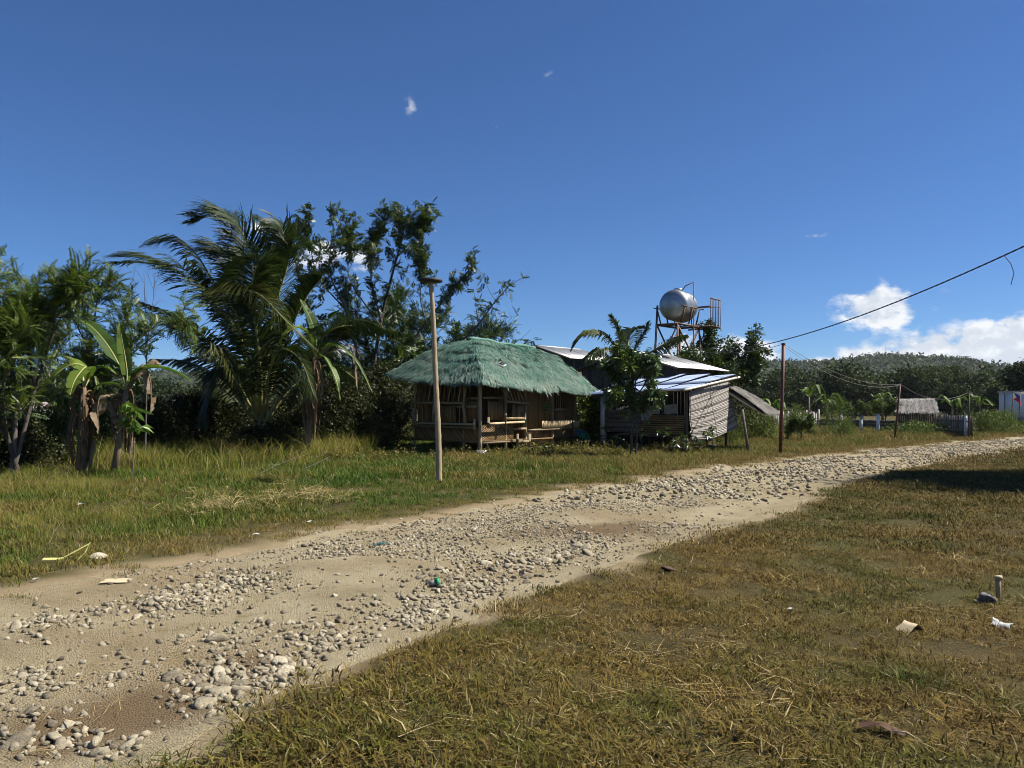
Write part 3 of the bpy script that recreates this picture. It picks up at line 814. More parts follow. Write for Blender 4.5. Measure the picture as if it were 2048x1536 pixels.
# left (porch) side, x = 0 plane, outside is -x
def diag_panel(o, du, h, sgn, name='skirting_panel', depth=.0, step=.075):
    """slats set at 45 degrees, clipped to the panel"""
    o, du = np.array(o, float), np.array(du, float); L = np.linalg.norm(du); un = du / L
    mb = MB()
    k = -h
    while k < L:
        a0, b0 = max(k, 0.0), min(k + h, L)
        if b0 - a0 > .05:
            p0 = o + un * a0 + np.array((0, 0, (a0 - k) if sgn > 0 else h - (a0 - k)))
            p1 = o + un * b0 + np.array((0, 0, (b0 - k) if sgn > 0 else h - (b0 - k)))
            mb.beam(p0, p1, .045, .014, np.clip(RNG.normal(.5, .25), 0, 1), up=np.cross(un, (0, 0, 1)))
        k += step
    back = np.cross(un, (0, 0, 1)) * -.02
    return mb.build(name, M_SLAT, hut)
diag_panel((-.03, .06, .36), (0, 3.1, 0), .55, 1)
diag_panel((.06, -.03, .36), (1.55, 0, 0), .58, -1)
for (o, du, dv, k) in (((-.02, .05, 1.05), (0, .62, 0), (0, 0, .68), 10), ((-.22, .95, 1.0), (.0, .95, 0), (.05, 0, .56), 14), ((-.02, 2.45, 1.5), (0, .65, 0), (0, 0, .3), 8),
                       ((.35, -.02, 1.1), (.75, 0, 0), (0, 0, .62), 12), ((1.32, -.22, 1.12), (.62, 0, 0), (.16, .10, .55), 9), ((2.0, -.02, .95), (.3, 0, 0), (0, 0, .9), 5),
                       ((2.36, .0, .80), (1.58, 0, 0), (0, 0, 1.5), 28), ((3.94, .0, .80), (.6, 0, 0), (0, 0, .66), 10), ((3.94, .0, 2.04), (.6, 0, 0), (0, 0, .25), 10), ((4.54, .0, .80), (.66, 0, 0), (0, 0, 1.45), 11),
                       ((2.5, .10, .24), (2.6, 0, 0), (0, 0, .5), 40), ((3.0, -.16, .76), (1.75, 0, 0), (0, .0, .27), 30), ((4.85, -.16, .76), (.4, 0, 0), (0, 0, .25), 7),
                       ((.1, 3.15, .42), (5.0, 0, 0), (0, 0, 2.0), 70), ((5.2, .05, .4), (0, 3.1, 0), (0, 0, 1.85), 44), ((2.3, .05, .42), (0, 3.1, 0), (0, 0, 1.9), 44)):
    slats(MB(), o, du, dv, k, .05).build('slat_panel', M_STRIP if o[2] == .76 else M_SLAT, hut)
for a, b in (((-.28, .45, 1.66), (-.28, 3.05, 1.68)), ((-.12, .05, 1.55), (-.12, 1.2, 1.55)), ((-.25, .05, .97), (-.25, 3.0, .97)), ((-.25, .05, .86), (-.25, 3.1, .86)),
             ((.95, -.28, 1.72), (2.15, -.28, 1.66)), ((.1, -.25, .98), (1.95, -.25, 1.02)), ((.9, -.25, 1.15), (1.9, -.25, 1.15)), ((.1, -.02, .36), (2.2, -.02, .36)), ((1.65, -.2, .34), (2.25, -.2, .34)),
             ((2.3, -.12, .72), (5.25, -.12, .74)), ((3.9, -.05, 1.44), (4.6, -.05, 1.44)), ((3.9, -.03, 2.04), (4.6, -.03, 2.04)), ((0, .05, 1.82), (0, .7, 1.82)), ((.1, -.02, 1.84), (1.2, -.02, 1.84)), ((1.6, -.05, .78), (2.25, -.05, .78))):
    rail(a, b, .042, M_STRIP if a[1] == -.25 and a[2] > .9 else None)  # front rails take the slat tone that has sunlight in its colour
for i in range(11):
    y = .5 + i * .245
    mb = MB(); bamboo(mb, (-.27, y, 1.70), (-.03, y + .05 + .02 * RNG.normal(), 2.47), .022, seg=.4); mb.build('baluster', M_BAMBOO, hut, True)
for i in range(7):
    x = 1.0 + i * .17
    mb = MB(); bamboo(mb, (x, -.27, 1.74), (x - .06, -.03, 2.38), .022, seg=.4); mb.build('baluster', M_BAMBOO, hut, True)
for i in range(5):
    mb = MB(); bamboo(mb, (4.0 + i * .125, -.02, 1.46), (4.0 + i * .125, -.02, 2.03), .017); mb.build('window_bar', M_BAMBOO, hut, True)
for (a, b) in (((-.25, .02, .80), (-.25, .02, 1.15)), ((-.25, 3.0, .80), (-.25, 3.0, 1.5)), ((-.24, .42, 1.0), (-.3, .50, 1.64)), ((-.24, 2.0, 1.0), (-.28, 1.9, 1.64)), ((.12, -.25, .84), (.12, -.25, 1.2)), ((.92, -.25, .84), (.95, -.27, 1.68)), ((1.95, -.25, .86), (1.95, -.25, 1.35)), ((1.62, -.2, .25), (1.62, -.2, .62)), ((2.25, -.2, .1), (2.25, -.2, .6))):
    rail(a, b, .05, name='upright')
for (x, y, sx, sy) in ((0, -.02, .34, .24), (2.3, -.15, .3, .2), (3.4, .1, .7, .22), (4.7, .1, .5, .25), (0, 3.1, .4, .3)):
    mb = MB(); mb.box((x, y, .05), (sx, sy, .14), tint=RNG.random()); mb.build('foundation_block', M_CONC, hut)

# small solar lamp lying on the thatch
p = roof_pt(SL[0], np.array([.20]), np.array([.24]))[0]
pw = np.array(hc) + U * p[0] + V * p[1] + np.array((0, 0, p[2] + .14))
sol = thing('solar_panel', 'small solar lamp panel lying on the green thatch roof', 'solar panel', pw, YAW)
rt = Matrix.Rotation(math.radians(33), 3, 'X') @ Matrix.Rotation(.5, 3, 'Z')
MB().box((0, 0, .0), (.34, .22, .03), np.array(rt), .9).build('frame', M_WHITE, sol)
MB().box(np.array(rt @ Vector((0, 0, .018))), (.29, .17, .012), np.array(rt), .2).build('cell', M_BLACK, sol)

# ------------------------------------------------------------------ houses of corrugated sheet
def corr_mesh(w, l, waves, name, mat, amp=.013):
    """sheet in local x (across the corrugation, width w) and y (length l), 1.2 cm thick lip"""
    k = waves * 6 + 1
    x = np.linspace(0, w, k); z = amp * np.cos(np.linspace(0, waves * 2 * math.pi, k))
    v = np.concatenate([np.stack([x, np.full(k, yy), z + dz], 1) for dz in (0, -.008) for yy in (0, l)])
    a = np.arange(k - 1)
    f = np.concatenate([np.stack([a, a + 1, a + 1 + k, a + k], 1), np.stack([a + 2 * k, a + 3 * k, a + 3 * k + 1, a + 2 * k + 1], 1), np.stack([a, a + 2 * k, a + 2 * k + 1, a + 1], 1), np.stack([a + k, a + k + 1, a + 3 * k + 1, a + 3 * k], 1)])
    return MB().add(v, f).mesh(name, mat, True)
def lay_sheet(name, me, parent, o, ex, ey):
    """object whose local x runs along ex, y along ey"""
    ob_ = bpy.data.objects.new(name, me); COL.objects.link(ob_)
    ex, ey = Vector(ex).normalized(), Vector(ey).normalized(); ez = ex.cross(ey).normalized(); ey = ez.cross(ex)
    mat_ = Matrix((ex, ey, ez)).transposed().to_4x4(); mat_.translation = Vector(o)
    ob_.parent = parent; ob_.matrix_local = mat_
    return ob_
sc_ = np.array((5.86, 25.9, 0.))
shack = thing('bamboo_shack', 'low shack with blue white corrugated lean-to roof and dark open side behind the mango tree', 'shack', sc_, YAW)
E0, E1 = np.array((-.38, -.32, 2.14)), np.array((-.38, 3.75, 1.98))
T0, T1 = np.array((3.3, -.32, 2.70)), np.array((3.3, 3.75, 2.84))
CU = corr_mesh(.98, 2.35, 13, 'roof_sheet', M_ZINCB); CLW = corr_mesh(.98, 1.55, 13, 'roof_sheet', M_ZINCB)
for i in range(4):
    for (me, t0, t1, dz) in ((CLW, 0.0, .4, 0), (CU, .37, 1.0, .035)):
        s0, s1 = i / 4, (i + 1) / 4
        lo0, hi0 = E0 + (E1 - E0) * s0, T0 + (T1 - T0) * s0
        lo1 = E0 + (E1 - E0) * s1
        o = lo0 + (hi0 - lo0) * t0; q = hi0 - lo0
        lay_sheet('roof_sheet', me, shack, o + np.array((0, 0, dz + .004 * (i % 2))), (lo1 - lo0) * -1 * -1, q) if False else lay_sheet('roof_sheet', me, shack, o + (lo1 - lo0) + np.array((0, 0, dz + .006 * (i % 2))), lo0 - lo1, q)
for k_ in range(3):
    t = (.02, .37, .99)[k_]
    a, b = E0 + (T0 - E0) * t, E1 + (T1 - E1) * t
    MB().beam(a + (0, 0, -.06), b + (0, 0, -.06), .05, .07).build('purlin', M_DARKW, shack)
mb = MB(); bamboo(mb, E0 + np.array((-.25, .04, -.05)), T0 + np.array((.2, .04, -.07)), .04, .9); mb.build('rafter', M_PALE, shack, True)
mb = MB(); bamboo(mb, E1 + np.array((-.1, -.1, -.05)), T1 + np.array((.2, -.1, -.05)), .04, .3); mb.build('rafter', M_BAMBOO, shack, True)
for x, y, h, r in ((0, 0, 2.1, .05), (0, 1.75, 2.08, .05), (3.0, 0, 2.6, .05), (3.0, 3.4, 2.7, .05), (1.5, 0, 2.35, .04), (0, .9, 2.1, .03)):
    hpost(x, y, 0, h, r, shack, M_DARKW)
MB().box((0, 3.35, .95), (.16, .16, 1.9)).build('concrete_post', M_CONC, shack)
MB().box((1.5, 1.65, .52), (3.0, 3.2, .06)).build('floor_deck', M_DARKW, shack)
for i in range(9):
    mb = MB(); bamboo(mb, (-.04, .05, .62 + i * .075), (-.04, 1.7, .62 + i * .075), .026, seg=.5); mb.build('wall_rail', M_SLAT, shack, True)
for i in range(5):
    MB().box((-.03, 2.5, .70 + i * .165), (.02, 1.55, .155), tint=RNG.random()).build('wall_board', M_WOOD, shack)
for (y0, z0, w, h) in ((.3, 1.30, .5, .32), (.95, 1.28, .62, .36), (1.35, 1.05, .35, .25)):
    k = 10; s = np.linspace(0, 1, k)
    v = np.concatenate([np.stack([-.08 - .025 * np.sin(s * 11 + y0) - dx, y0 + w * s, np.full(k, z0 + zz * h) + .02 * np.sin(s * 7)], 1) for zz in (0, .5, 1) for dx in (0,)])
    f = [(r_ * k + a, r_ * k + a + 1, (r_ + 1) * k + a + 1, (r_ + 1) * k + a) for r_ in range(2) for a in range(k - 1)]
    v2 = v - np.array((.006, 0, 0))
    MB().add(np.concatenate([v, v2]), f + [tuple(q + 3 * k for q in r_[::-1]) for r_ in f]).build('hanging_sack', M_SACK, shack, True)
slats(MB(), (3.0, .05, .5), (0, 3.3, 0), (0, 0, 2.0), 22, .1).build('back_wall', M_SHADEW, shack)
slats(MB(), (.05, 3.4, .5), (2.9, 0, 0), (0, 0, 1.6), 22, .1).build('side_wall', M_SHADEW, shack)  # both inner walls are coloured as dark as the shaded interior

# woven mat hung as a screen on the sunny side of the shack
n = N('woven_mat')
ob = n.obj(); t_ = n.attr('tint')
wv = n('ShaderNodeTexWave', wave_type='BANDS', bands_direction='X', ins={'Scale': 9.0, 'Distortion': 1.5, 'Vector': ob}).outputs['Fac']
c = n.ramp(n.math('ADD', n.math('MULTIPLY', t_, .75), n.math('MULTIPLY', n.noise(14, 4, .6, ob), .35)), [(.12, (.05, .042, .035)), (.35, (.20, .18, .155)), (.6, (.30, .275, .245)), (1, (.40, .37, .335))])
c = n.mix(n.math('MULTIPLY', wv, .22), c, (.2, .17, .14, 1))
M_MAT = n.end(n.bsdf(c, .8, n.bump(wv, .4, .01), spec=.2))
mat_o = thing('woven_screen', 'pale woven bamboo mat hanging as a screen under the corrugated roof', 'screen', sc_, YAW)
rows_, cols_ = 46, 14
mb = MB()
for i in range(rows_):
    for half in (0,):
        tz0, tz1 = i / rows_, (i + .93) / rows_
        s = np.linspace(0, 1, cols_)
        def mp(t, s, out):
            x = .02 + s * 3.0 + .05 * t * (s - .2)
            zt = 2.02 + s * .62; zb = .40 + s * .40 - .10 * np.sin(s * math.pi)
            z = zt + (zb - zt) * t + .02 * np.sin(s * 9 + i) * t
            y = -.10 - (.10 + .28 * s) * t ** 1.6 - .05 * np.sin(s * math.pi) * t - out - .02 * np.sin(t * 9 + s * 3)
            return np.stack([x, y, z], 1)
        tint_ = np.clip(RNG.normal(.5, .22) - .5 * (RNG.random() < .22), 0, 1)
        v = np.concatenate([mp(tz0, s, 0.0), mp((tz0 + tz1) / 2, s, .012), mp(tz1, s, 0.0), mp(tz0, s, -.012), mp(tz1, s, -.012)])
        f = []
        for a in range(cols_ - 1):
            for (r0, r1) in ((0, 1), (1, 2), (2, 4), (4, 3), (3, 0)):
                f.append((r0 * cols_ + a, r0 * cols_ + a + 1, r1 * cols_ + a + 1, r1 * cols_ + a))
        mb.add(v, f, np.clip(tint_ + .1 * np.tile(fbm(s * 8, np.full(cols_, i * .7), 2, 9), 5), 0, 1))
ms = mb.build('woven_strips', M_MAT, mat_o)
for s in (.02, .5, .98):
    pts = np.array([mp(t, np.array([s]), .006)[0] for t in np.linspace(0, 1, 12)])
    MB().tube(pts, .012, 5).build('binding_cord', M_DARKW, mat_o)

def gable_house(name, label, at_, ridge_len, hw, zr, ze, wallmat, over=.25, group=None):
    h = thing(name, label, 'house', at_, YAW, group)
    sh = corr_mesh(.9, math.hypot(hw, zr - ze) + .05, 11, 'roof_sheet', M_ZINC, .012)
    k = int(math.ceil((ridge_len + 2 * over) / .88))
    for i in range(k):
        for sg in (-1, 1):
            x = -over + i * .88
            if sg < 0: lay_sheet('roof_sheet', sh, h, (x, -hw, ze + .006 * (i % 2)), (1, 0, 0), (0, hw, zr - ze))
            else: lay_sheet('roof_sheet', sh, h, (x + .9, hw, ze + .006 * (i % 2)), (-1, 0, 0), (0, -hw, zr - ze))
    MB().tube([(-over, 0, zr + .02), (ridge_len + over, 0, zr + .02)], .06, 6).build('ridge_cap', M_ZINC, h)
    w = hw - .35
    for x in (0, ridge_len):
        mb = MB(); m = 26
        for i in range(m):
            y = -w + 2 * w * (i + .5) / m
            mb.box((x, y, (zr - (zr - ze) * abs(y) / hw - .05) / 2), (.025, 2 * w / m - .008, zr - (zr - ze) * abs(y) / hw - .05), tint=RNG.random())
        mb.build('gable_wall', wallmat, h)
    for sg in (-1, 1):
        mb = MB(); m = 30
        for i in range(m):
            mb.box(((i + .5) / m * ridge_len, sg * w, (ze + .1) / 2), (ridge_len / m - .008, .025, ze + .1), tint=RNG.random())
        mb.build('side_wall', wallmat, h)
    for sg in (-1, 1):
        MB().beam((-over - .02, 0, zr - .05), (-over - .02, sg * hw, ze - .05), .04, .09).build('barge_board', M_DARKW, h)
    return h
gable_house('plank_house', 'grey plank house with white metal gable roof below the water tower', P(1250, 810, 31) * np.array((1, 1, 0)), 3.3, 2.5, 3.74, 3.03, M_DARKW)
gable_house('plank_house', 'house showing only its pale metal roof above the green thatch ridge', P(1078, 810, 41) * np.array((1, 1, 0)), 3.4, 2.3, 4.72, 4.0, M_DARKW)

# ------------------------------------------------------------------ water tower and tank
tw = P(1357, 810, 36) * np.array((1, 1, 0))
tower = thing('water_tower', 'rusty steel angle frame tower with braced legs and railing behind the shack', 'tower', tw, YAW)
aa, bb, zt = 1.02, .52, 5.3
for sx in (-1, 1):
    for sy in (-1, 1):
        MB().beam((sx * (aa + .28), sy * (bb + .2), 0), (sx * aa, sy * bb, zt + (.0 if sx > 0 else .9 if sy > 0 else .0)), .07, .07).build('leg', M_STEEL, tower)
def tb(a, b, w=.05, name='brace'): MB().beam(a, b, w, w).build(name, M_STEEL, tower)
for z in (zt, 3.1):
    k = 1 + .28 * (zt - z) / zt
    for (a, b) in (((-aa, -bb), (aa, -bb)), ((aa, -bb), (aa, bb)), ((aa, bb), (-aa, bb)), ((-aa, bb), (-aa, -bb))):
        tb((a[0] * k, a[1] * k, z), (b[0] * k, b[1] * k, z), .09 if z == zt else .05, 'ring_beam')
for (z0, z1) in ((zt - .05, 3.1), (3.1, .9)):
    k0, k1 = 1 + .25 * (zt - z0) / zt, 1 + .25 * (zt - z1) / zt
    for (a, b) in (((-aa, -bb), (aa, -bb)), ((-aa, bb), (aa, bb)), ((-aa, -bb), (-aa, bb)), ((aa, -bb), (aa, bb))):
        tb((a[0] * k0, a[1] * k0, z0), (b[0] * k1, b[1] * k1, z1)); tb((b[0] * k0, b[1] * k0, z0), (a[0] * k1, a[1] * k1, z1))
for x in (-.7, 0, .7):
    for sg in (-1, 1): tb((x, sg * bb, zt + .03), (x, sg * .72, zt + .75), .05, 'cradle_arm')
    tb((x, -bb, zt + .05), (x, bb, zt + .05), .05, 'cradle_bar')
tb((aa, .72, zt + .8), (-aa, .72, zt + .8), .04, 'cradle_rail'); tb((aa, -.74, zt + .8), (-aa, -.74, zt + .8), .05, 'cradle_rail')
for i in range(6):
    y = -bb - .5 + i * .2
    tb((aa, y, zt - .01), (aa + 1.05, y, zt - .01), .05, 'platform_bar')
for x in (aa, aa + 1.05): tb((x, -bb - .55, zt), (x, bb + .1, zt), .07, 'platform_beam')
y = -bb - .55
for z in (zt + .02, zt + 1.32): tb((aa + .1, y, z), (aa + 1.08, y, z), .05, 'railing_rail')
for i in range(7): tb((aa + .1 + i * .163, y, zt), (aa + .1 + i * .163, y, zt + 1.32), .026, 'railing_bar')
tb((aa + .1, y, zt + .95), (aa + .1, y + 1.0, zt + .95), .05, 'railing_rail'); tb((aa + .1, y + 1.0, zt), (aa + .1, y + 1.0, zt + .95), .035, 'railing_bar'); tb((aa + 1.08, y, zt + 1.0), (aa + .1, y + 1.0, zt + .95), .04, 'railing_rail')
for (x, y) in ((.3, -.62), (.55, -.5), (-.2, -.2)):
    MB().tube([(x, y, 0), (x, y, zt + (2.05 if x == .3 else .3))], .028, 6).build('pipe', M_STEEL, tower)
MB().tube([(.3, -.62, zt + 2.03), (.1, -.3, zt + 1.85), (.0, -.1, zt + 1.55)], .025, 6).build('pipe', M_STEEL, tower)
tank = thing('water_tank', 'horizontal stainless steel water tank on top of the rusty tower', 'water tank', tw + np.array((0, 0, zt + .06)), YAW + .16)
tank.scale = (.82, .95, .95)
n = N('stainless_tank')
b = n('ShaderNodeBsdfPrincipled'); n.put(b, 'Metallic', .85); n.put(b, 'Roughness', n.math('ADD', .3, n.math('MULTIPLY', n.noise(3, 3, .5, n.obj()), .18))); n.put(b, 'Base Color', n.ramp(n.noise(2, 4, .6, n.obj()), [(.3, (.26, .27, .27)), (.7, (.42, .43, .43))]))
M_TANK = n.end(b.outputs[0])
prof = [(-1.08, .0), (-1.075, .18), (-1.06, .28), (-1.05, .30), (-1.03, .42), (-.97, .58), (-.9, .67), (-.82, .725), (-.78, .735)]
body = []
for i in range(9):
    x = -.7 + i * .175; body += [(x - .03, .745), (x, .757), (x + .03, .745)]
prof = prof + body + [(-a, r_) for a, r_ in prof[::-1]]
zc = .9
pts = np.array([(x, 0, zc) for x, r_ in prof]); k = 36
ang = np.arange(k) / k * 2 * math.pi
v = np.concatenate([np.stack([np.full(k, x), r_ * np.cos(ang), zc + r_ * np.sin(ang)], 1) for x, r_ in prof])
m = len(prof); i, j = np.meshgrid(np.arange(m - 1), np.arange(k), indexing='ij'); a = (i * k + j).ravel(); a2 = (i * k + (j + 1) % k).ravel()
MB().add(v, np.stack([a, a + k, a2 + k, a2], 1)).build('shell', M_TANK, tank, True)
MB().tube([(-.1, 0, zc + .72), (-.1, 0, zc + .86)], .22, 16).build('hatch', M_TANK, tank)

# ------------------------------------------------------------------ lean-to shelter with drooping thatch, right of the shack
ls = sc_ + U * 3.2 + V * -.1
lean = thing('lean_to_shelter', 'drooping grey thatch lean-to on a tilted wooden prop right of the woven screen', 'shelter', ls, YAW)
SLL = [(np.array((-.5, -1.4, 1.38)), np.array((.85, -1.4, 1.36)), np.array((-.15, .25, 2.33)), np.array((.95, .25, 2.3)))]
def lean_pt(slope, s, t):
    a, b, ra, rb = slope
    p = (a + (b - a) * s[:, None]) * (1 - t[:, None]) + (ra + (rb - ra) * s[:, None]) * t[:, None]
    p[:, 2] += .05 * np.sin(np.clip(t, 0, 1) * math.pi) + .05 * fbm(p[:, 0] * 2, p[:, 1] * 2, 3, 301)
    return p
mb = MB(); ns, nt = 16, 12
s, t = np.meshgrid(np.linspace(0, 1, ns), np.linspace(0, 1, nt)); p = lean_pt(SLL[0], s.ravel(), t.ravel())
i, j = np.meshgrid(np.arange(nt - 1), np.arange(ns - 1), indexing='ij'); a = (i * ns + j).ravel()
mb.add(p, np.stack([a, a + 1, a + ns + 1, a + ns], 1), .3); q = p.copy(); q[:, 2] -= .08; mb.add(q, np.stack([a, a + ns, a + ns + 1, a + 1], 1), .1)
lr = mb.build('roof', M_GTHATCH, lean)
tag(thatch_strands(MB(), SLL, (1500,), .28, .02, (260,), pt=lean_pt).build('thatch_straw', M_GTHATCH, lr), kind='stuff')
# prop posts: base seen at (1497, 905)
pb = G(1497, 905) - ls; lx, ly = pb @ U, pb @ V
mb = MB(); mb.tube([(lx, ly, 0), (lx - .02, ly + .1, .7), (lx + .0, ly + .22, 1.45)], [.055, .05, .045], 8); mb.build('prop_post', M_WOOD, lean, True)
for x in (-.45, .0, .4, .8):
    mb = MB(); bamboo(mb, (x, -1.45, 1.24), (x * .6 + .05, .25, 2.2), .03); mb.build('rafter', M_PALE if x < -.3 else M_BAMBOO, lean, True)
mb = MB(); bamboo(mb, (-.6, -1.15, 1.43), (1.0, -1.15, 1.43), .035); mb.build('beam', M_BAMBOO, lean, True)

# ------------------------------------------------------------------ poles and wires
g = G(878, 967)
pole = thing('bamboo_pole', 'tall bleached bamboo pole standing on the verge before the hut', 'pole', g)
tp = P(861, 562, g[1] + .05) - g
mb = MB()
k = 14; ts = np.linspace(0, 1, k * 3 + 1); pts = np.outer(ts, tp) + np.outer(np.sin(ts * math.pi), (.03, 0, 0)) + np.outer(np.sin(ts * 9), (.008, 0, 0))
rr = (.062 - .018 * ts) * np.where(np.arange(k * 3 + 1) % 3 == 1, 1.1, 1.0)
mb.tube(np.vstack([[tp * 0 - (0, 0, .2)], pts]), np.concatenate([[.062], rr]), 10, .75); mb.build('culm', M_BAMBOO, pole, True)
disc = thing('lamp_disc', 'flat dark round lamp fixed on top of the tall bamboo pole', 'lamp', g + tp)
prof = [(0, -.02), (.20, -.025), (.245, -.01), (.25, .02), (.22, .045), (.12, .055), (0, .06)]
k = 24; ang = np.arange(k) / k * 2 * math.pi
v = np.concatenate([np.stack([r_ * np.cos(ang), r_ * np.sin(ang), np.full(k, z) + .12 * 0], 1) for r_, z in prof]); m = len(prof)
i, j = np.meshgrid(np.arange(m - 1), np.arange(k), indexing='ij'); a = (i * k + j).ravel(); a2 = (i * k + (j + 1) % k).ravel()
dsk = MB().add(v, np.stack([a, a2, a2 + k, a + k], 1)).build('housing', M_BLACK, disc, True); dsk.rotation_euler = (.03, .04, 0)
MB().tube([(0, 0, -.1), (0, 0, 0)], .04, 8).build('socket', M_BLACK, disc)

def simple_pole(px0, py0, px1, py1, r, mat, name, label, r1=None):
    g = G(px0, py0); t = P(px1, py1, g[1]) - g
    o = thing(name, label, 'pole', g)
    MB().tube([(0, 0, -.2), t * .5 + np.array((r * .2, 0, 0)), t], [r, r, r1 or r], 10).build('shaft', mat, o, True)
    MB().tube([t - (0, 0, .02), t + (0, 0, .03)], (r1 or r) * 1.25, 8).build('cap', mat, o)
    return g + t
t_red = simple_pole(1560, 908, 1567, 688, .055, M_RED, 'steel_pole', 'dark red steel pole standing between the lean-to and the road')
t_p2 = simple_pole(1788, 880, 1801, 768, .045, M_RED, 'wire_pole', 'thin leaning pole carrying wires between red pole and plank fence', .03)
t_p3 = simple_pole(1938, 878, 1938, 784, .04, M_DARKW, 'wire_pole', 'thin dark wire pole at the end of the plank fence', .035)
M_WIRE = plain('grey_wire', (.12, .115, .10, 1), (.22, .20, .17, 1), 5, .6, .1)
def wire(a, b, sag, r, mat, name, label, wob=0.0):
    t = np.linspace(0, 1, 60)[:, None]
    p = np.array(a) * (1 - t) + np.array(b) * t
    p[:, 2] -= sag * 4 * (t * (1 - t))[:, 0]
    if wob: p[:, 2] += wob * np.sin(t[:, 0] * 190); p[:, 0] += wob * np.cos(t[:, 0] * 190)
    o = MB().tube(p, r, 5).build(name, mat, smooth=True)
    return tag(o, label, 'wire')
wire(t_red, t_p2 + np.array((0, 0, -.02)), .42, .007, M_WIRE, 'wire', 'upper thin wire sagging from the red pole to the leaning pole')
wire(t_red + np.array((0, 0, -.06)), t_p2 + np.array((0, 0, -.04)), .55, .007, M_WIRE, 'wire', 'lower thin wire sagging from the red pole to the leaning pole')
wire(t_p2, t_p3, .5, .009, M_WIRE, 'wire', 'single wire sagging between the leaning pole and the dark pole')
wire(t_red, P(1430, 705, 30), .12, .009, M_WIRE, 'wire', 'thin wire from the red pole towards the shack roof')
ca, cb = P(1395, 706, 33), P(2150, 444, 13)
t = np.linspace(0, 1, 420)[:, None]; p = ca * (1 - t) + cb * t; p[:, 2] -= .55 * 4 * (t * (1 - t))[:, 0]
cable = thing('power_cable', 'thick black twisted power cable slanting across the sky', 'cable', (0, 0, 0))
for ph in (0, math.pi):
    q = p.copy(); q[:, 2] += .007 * np.sin(t[:, 0] * 330 + ph); q[:, 0] += .007 * np.cos(t[:, 0] * 330 + ph)
    MB().tube(q, .0105, 5).build('strand', M_BLACK, cable, True)
i0 = int(np.argmin(np.abs(1024 + F * p[:, 0] / p[:, 1] - 2008)))
q0 = p[i0]
MB().tube(np.array([q0, q0 + (.13, 0, -.16), q0 + (.19, 0, -.34), q0 + (.13, 0, -.56)]), .007, 5).build('loose_end', M_BLACK, cable, True)
# ------------------------------------------------------------------ foliage
vr = np.random.default_rng(23)
L_PIN = leaf_mat('pinnate_leaf', [(0, (.016, .030, .008)), (.5, (.040, .068, .015)), (1, (.10, .125, .028))], .30)
L_PINY = leaf_mat('young_pinnate_leaf', [(0, (.026, .05, .009)), (.5, (.062, .10, .018)), (1, (.145, .18, .034))], .35)
L_PALM = leaf_mat('coconut_leaflet', [(0, (.013, .024, .008)), (.5, (.038, .056, .015)), (.85, (.11, .115, .03)), (1, (.20, .165, .05))], .28, .5, .25)
L_MANGO = leaf_mat('mango_leaf', [(0, (.018, .038, .01)), (.5, (.05, .085, .018)), (1, (.13, .17, .04))], .25, .3, .7)
L_MANGOY = leaf_mat('young_mango_leaf', [(0, (.05, .10, .015)), (.5, (.11, .19, .02)), (1, (.20, .27, .04))], .35, .35, .5)
L_BAN = leaf_mat('banana_leaf', [(0, (.02, .045, .009)), (.5, (.05, .10, .015)), (1, (.15, .20, .03))], .4, .5, .25)
L_DRY = leaf_mat('dead_leaf', [(0, (.07, .042, .024)), (.5, (.18, .12, .07)), (1, (.40, .33, .25))], .2, .8, .15)
L_BUSH = leaf_mat('bush_leaf', [(0, (.016, .02, .008)), (.5, (.036, .042, .014)), (1, (.085, .085, .028))], .28, .55, .2)
L_GREEN = leaf_mat('fresh_shrub_leaf', [(0, (.035, .055, .01)), (.5, (.075, .11, .016)), (1, (.16, .18, .036))], .35, .5, .25)
L_FAR = leaf_mat('woodland_leaf', [(0, (.014, .023, .009)), (.5, (.034, .048, .015)), (1, (.082, .092, .026))], .25, .65, .12)
L_FLOWER = leaf_mat('pale_pink_blossom', [(0, (.38, .22, .22)), (1, (.60, .42, .40))], .3, .7, .2)
M_BARK = plain('grey_bark', (.045, .037, .03, 1), (.12, .10, .085, 1), 6, .9, .5, .02, stretch=(4, 4, 1))
M_BSTEM = plain('banana_sheath', (.10, .065, .04, 1), (.26, .19, .12, 1), 5, .75, .4, .02, stretch=(5, 5, .8))
M_PTRUNK = plain('palm_trunk', (.12, .09, .065, 1), (.30, .23, .17, 1), 6, .85, .5, .02)
M_RACH = plain('palm_rachis', (.10, .11, .03, 1), (.26, .24, .08, 1), 4, .5, .1, .01)
M_RIB = plain('banana_midrib', (.20, .22, .07, 1), (.36, .34, .14, 1), 4, .5, .1, .01)

def rhomb(b, d, s, L, W, fold=.15):
    """leaf quad: base b, direction d, side s"""
    d, s = np.array(d, float), np.array(s, float); nrm = np.cross(s, d)
    return np.array([b, b + d * L * .45 + s * W / 2 + nrm * W * fold, b + d * L, b + d * L * .45 - s * W / 2 + nrm * W * fold])
def proto_pinnate(pairs=7, L=.32, ll=.07, lw=.03, droop=.25):
    v, t = [], []
    r_ = np.random.default_rng(pairs)
    for i in range(pairs + 1):
        u = .15 + .85 * i / pairs
        b = np.array((0, u * L, -droop * L * u * u))
        for sg in ((-1, 1) if i < pairs else (0,)):
            d = np.array((sg * .85, .55 if sg else 1, -.18 - .25 * r_.random())); d /= np.linalg.norm(d)
            s = np.cross(d, (0, 0, 1)); s /= np.linalg.norm(s)
            k = ll * (1 - .35 * abs(u - .5)) * (.85 + .3 * r_.random())
            v.append(rhomb(b, d, s, k, lw)); t += [r_.normal(0, .1)] * 4
    v = np.concatenate(v)
    return v, np.arange(len(v)).reshape(-1, 4), np.array(t)
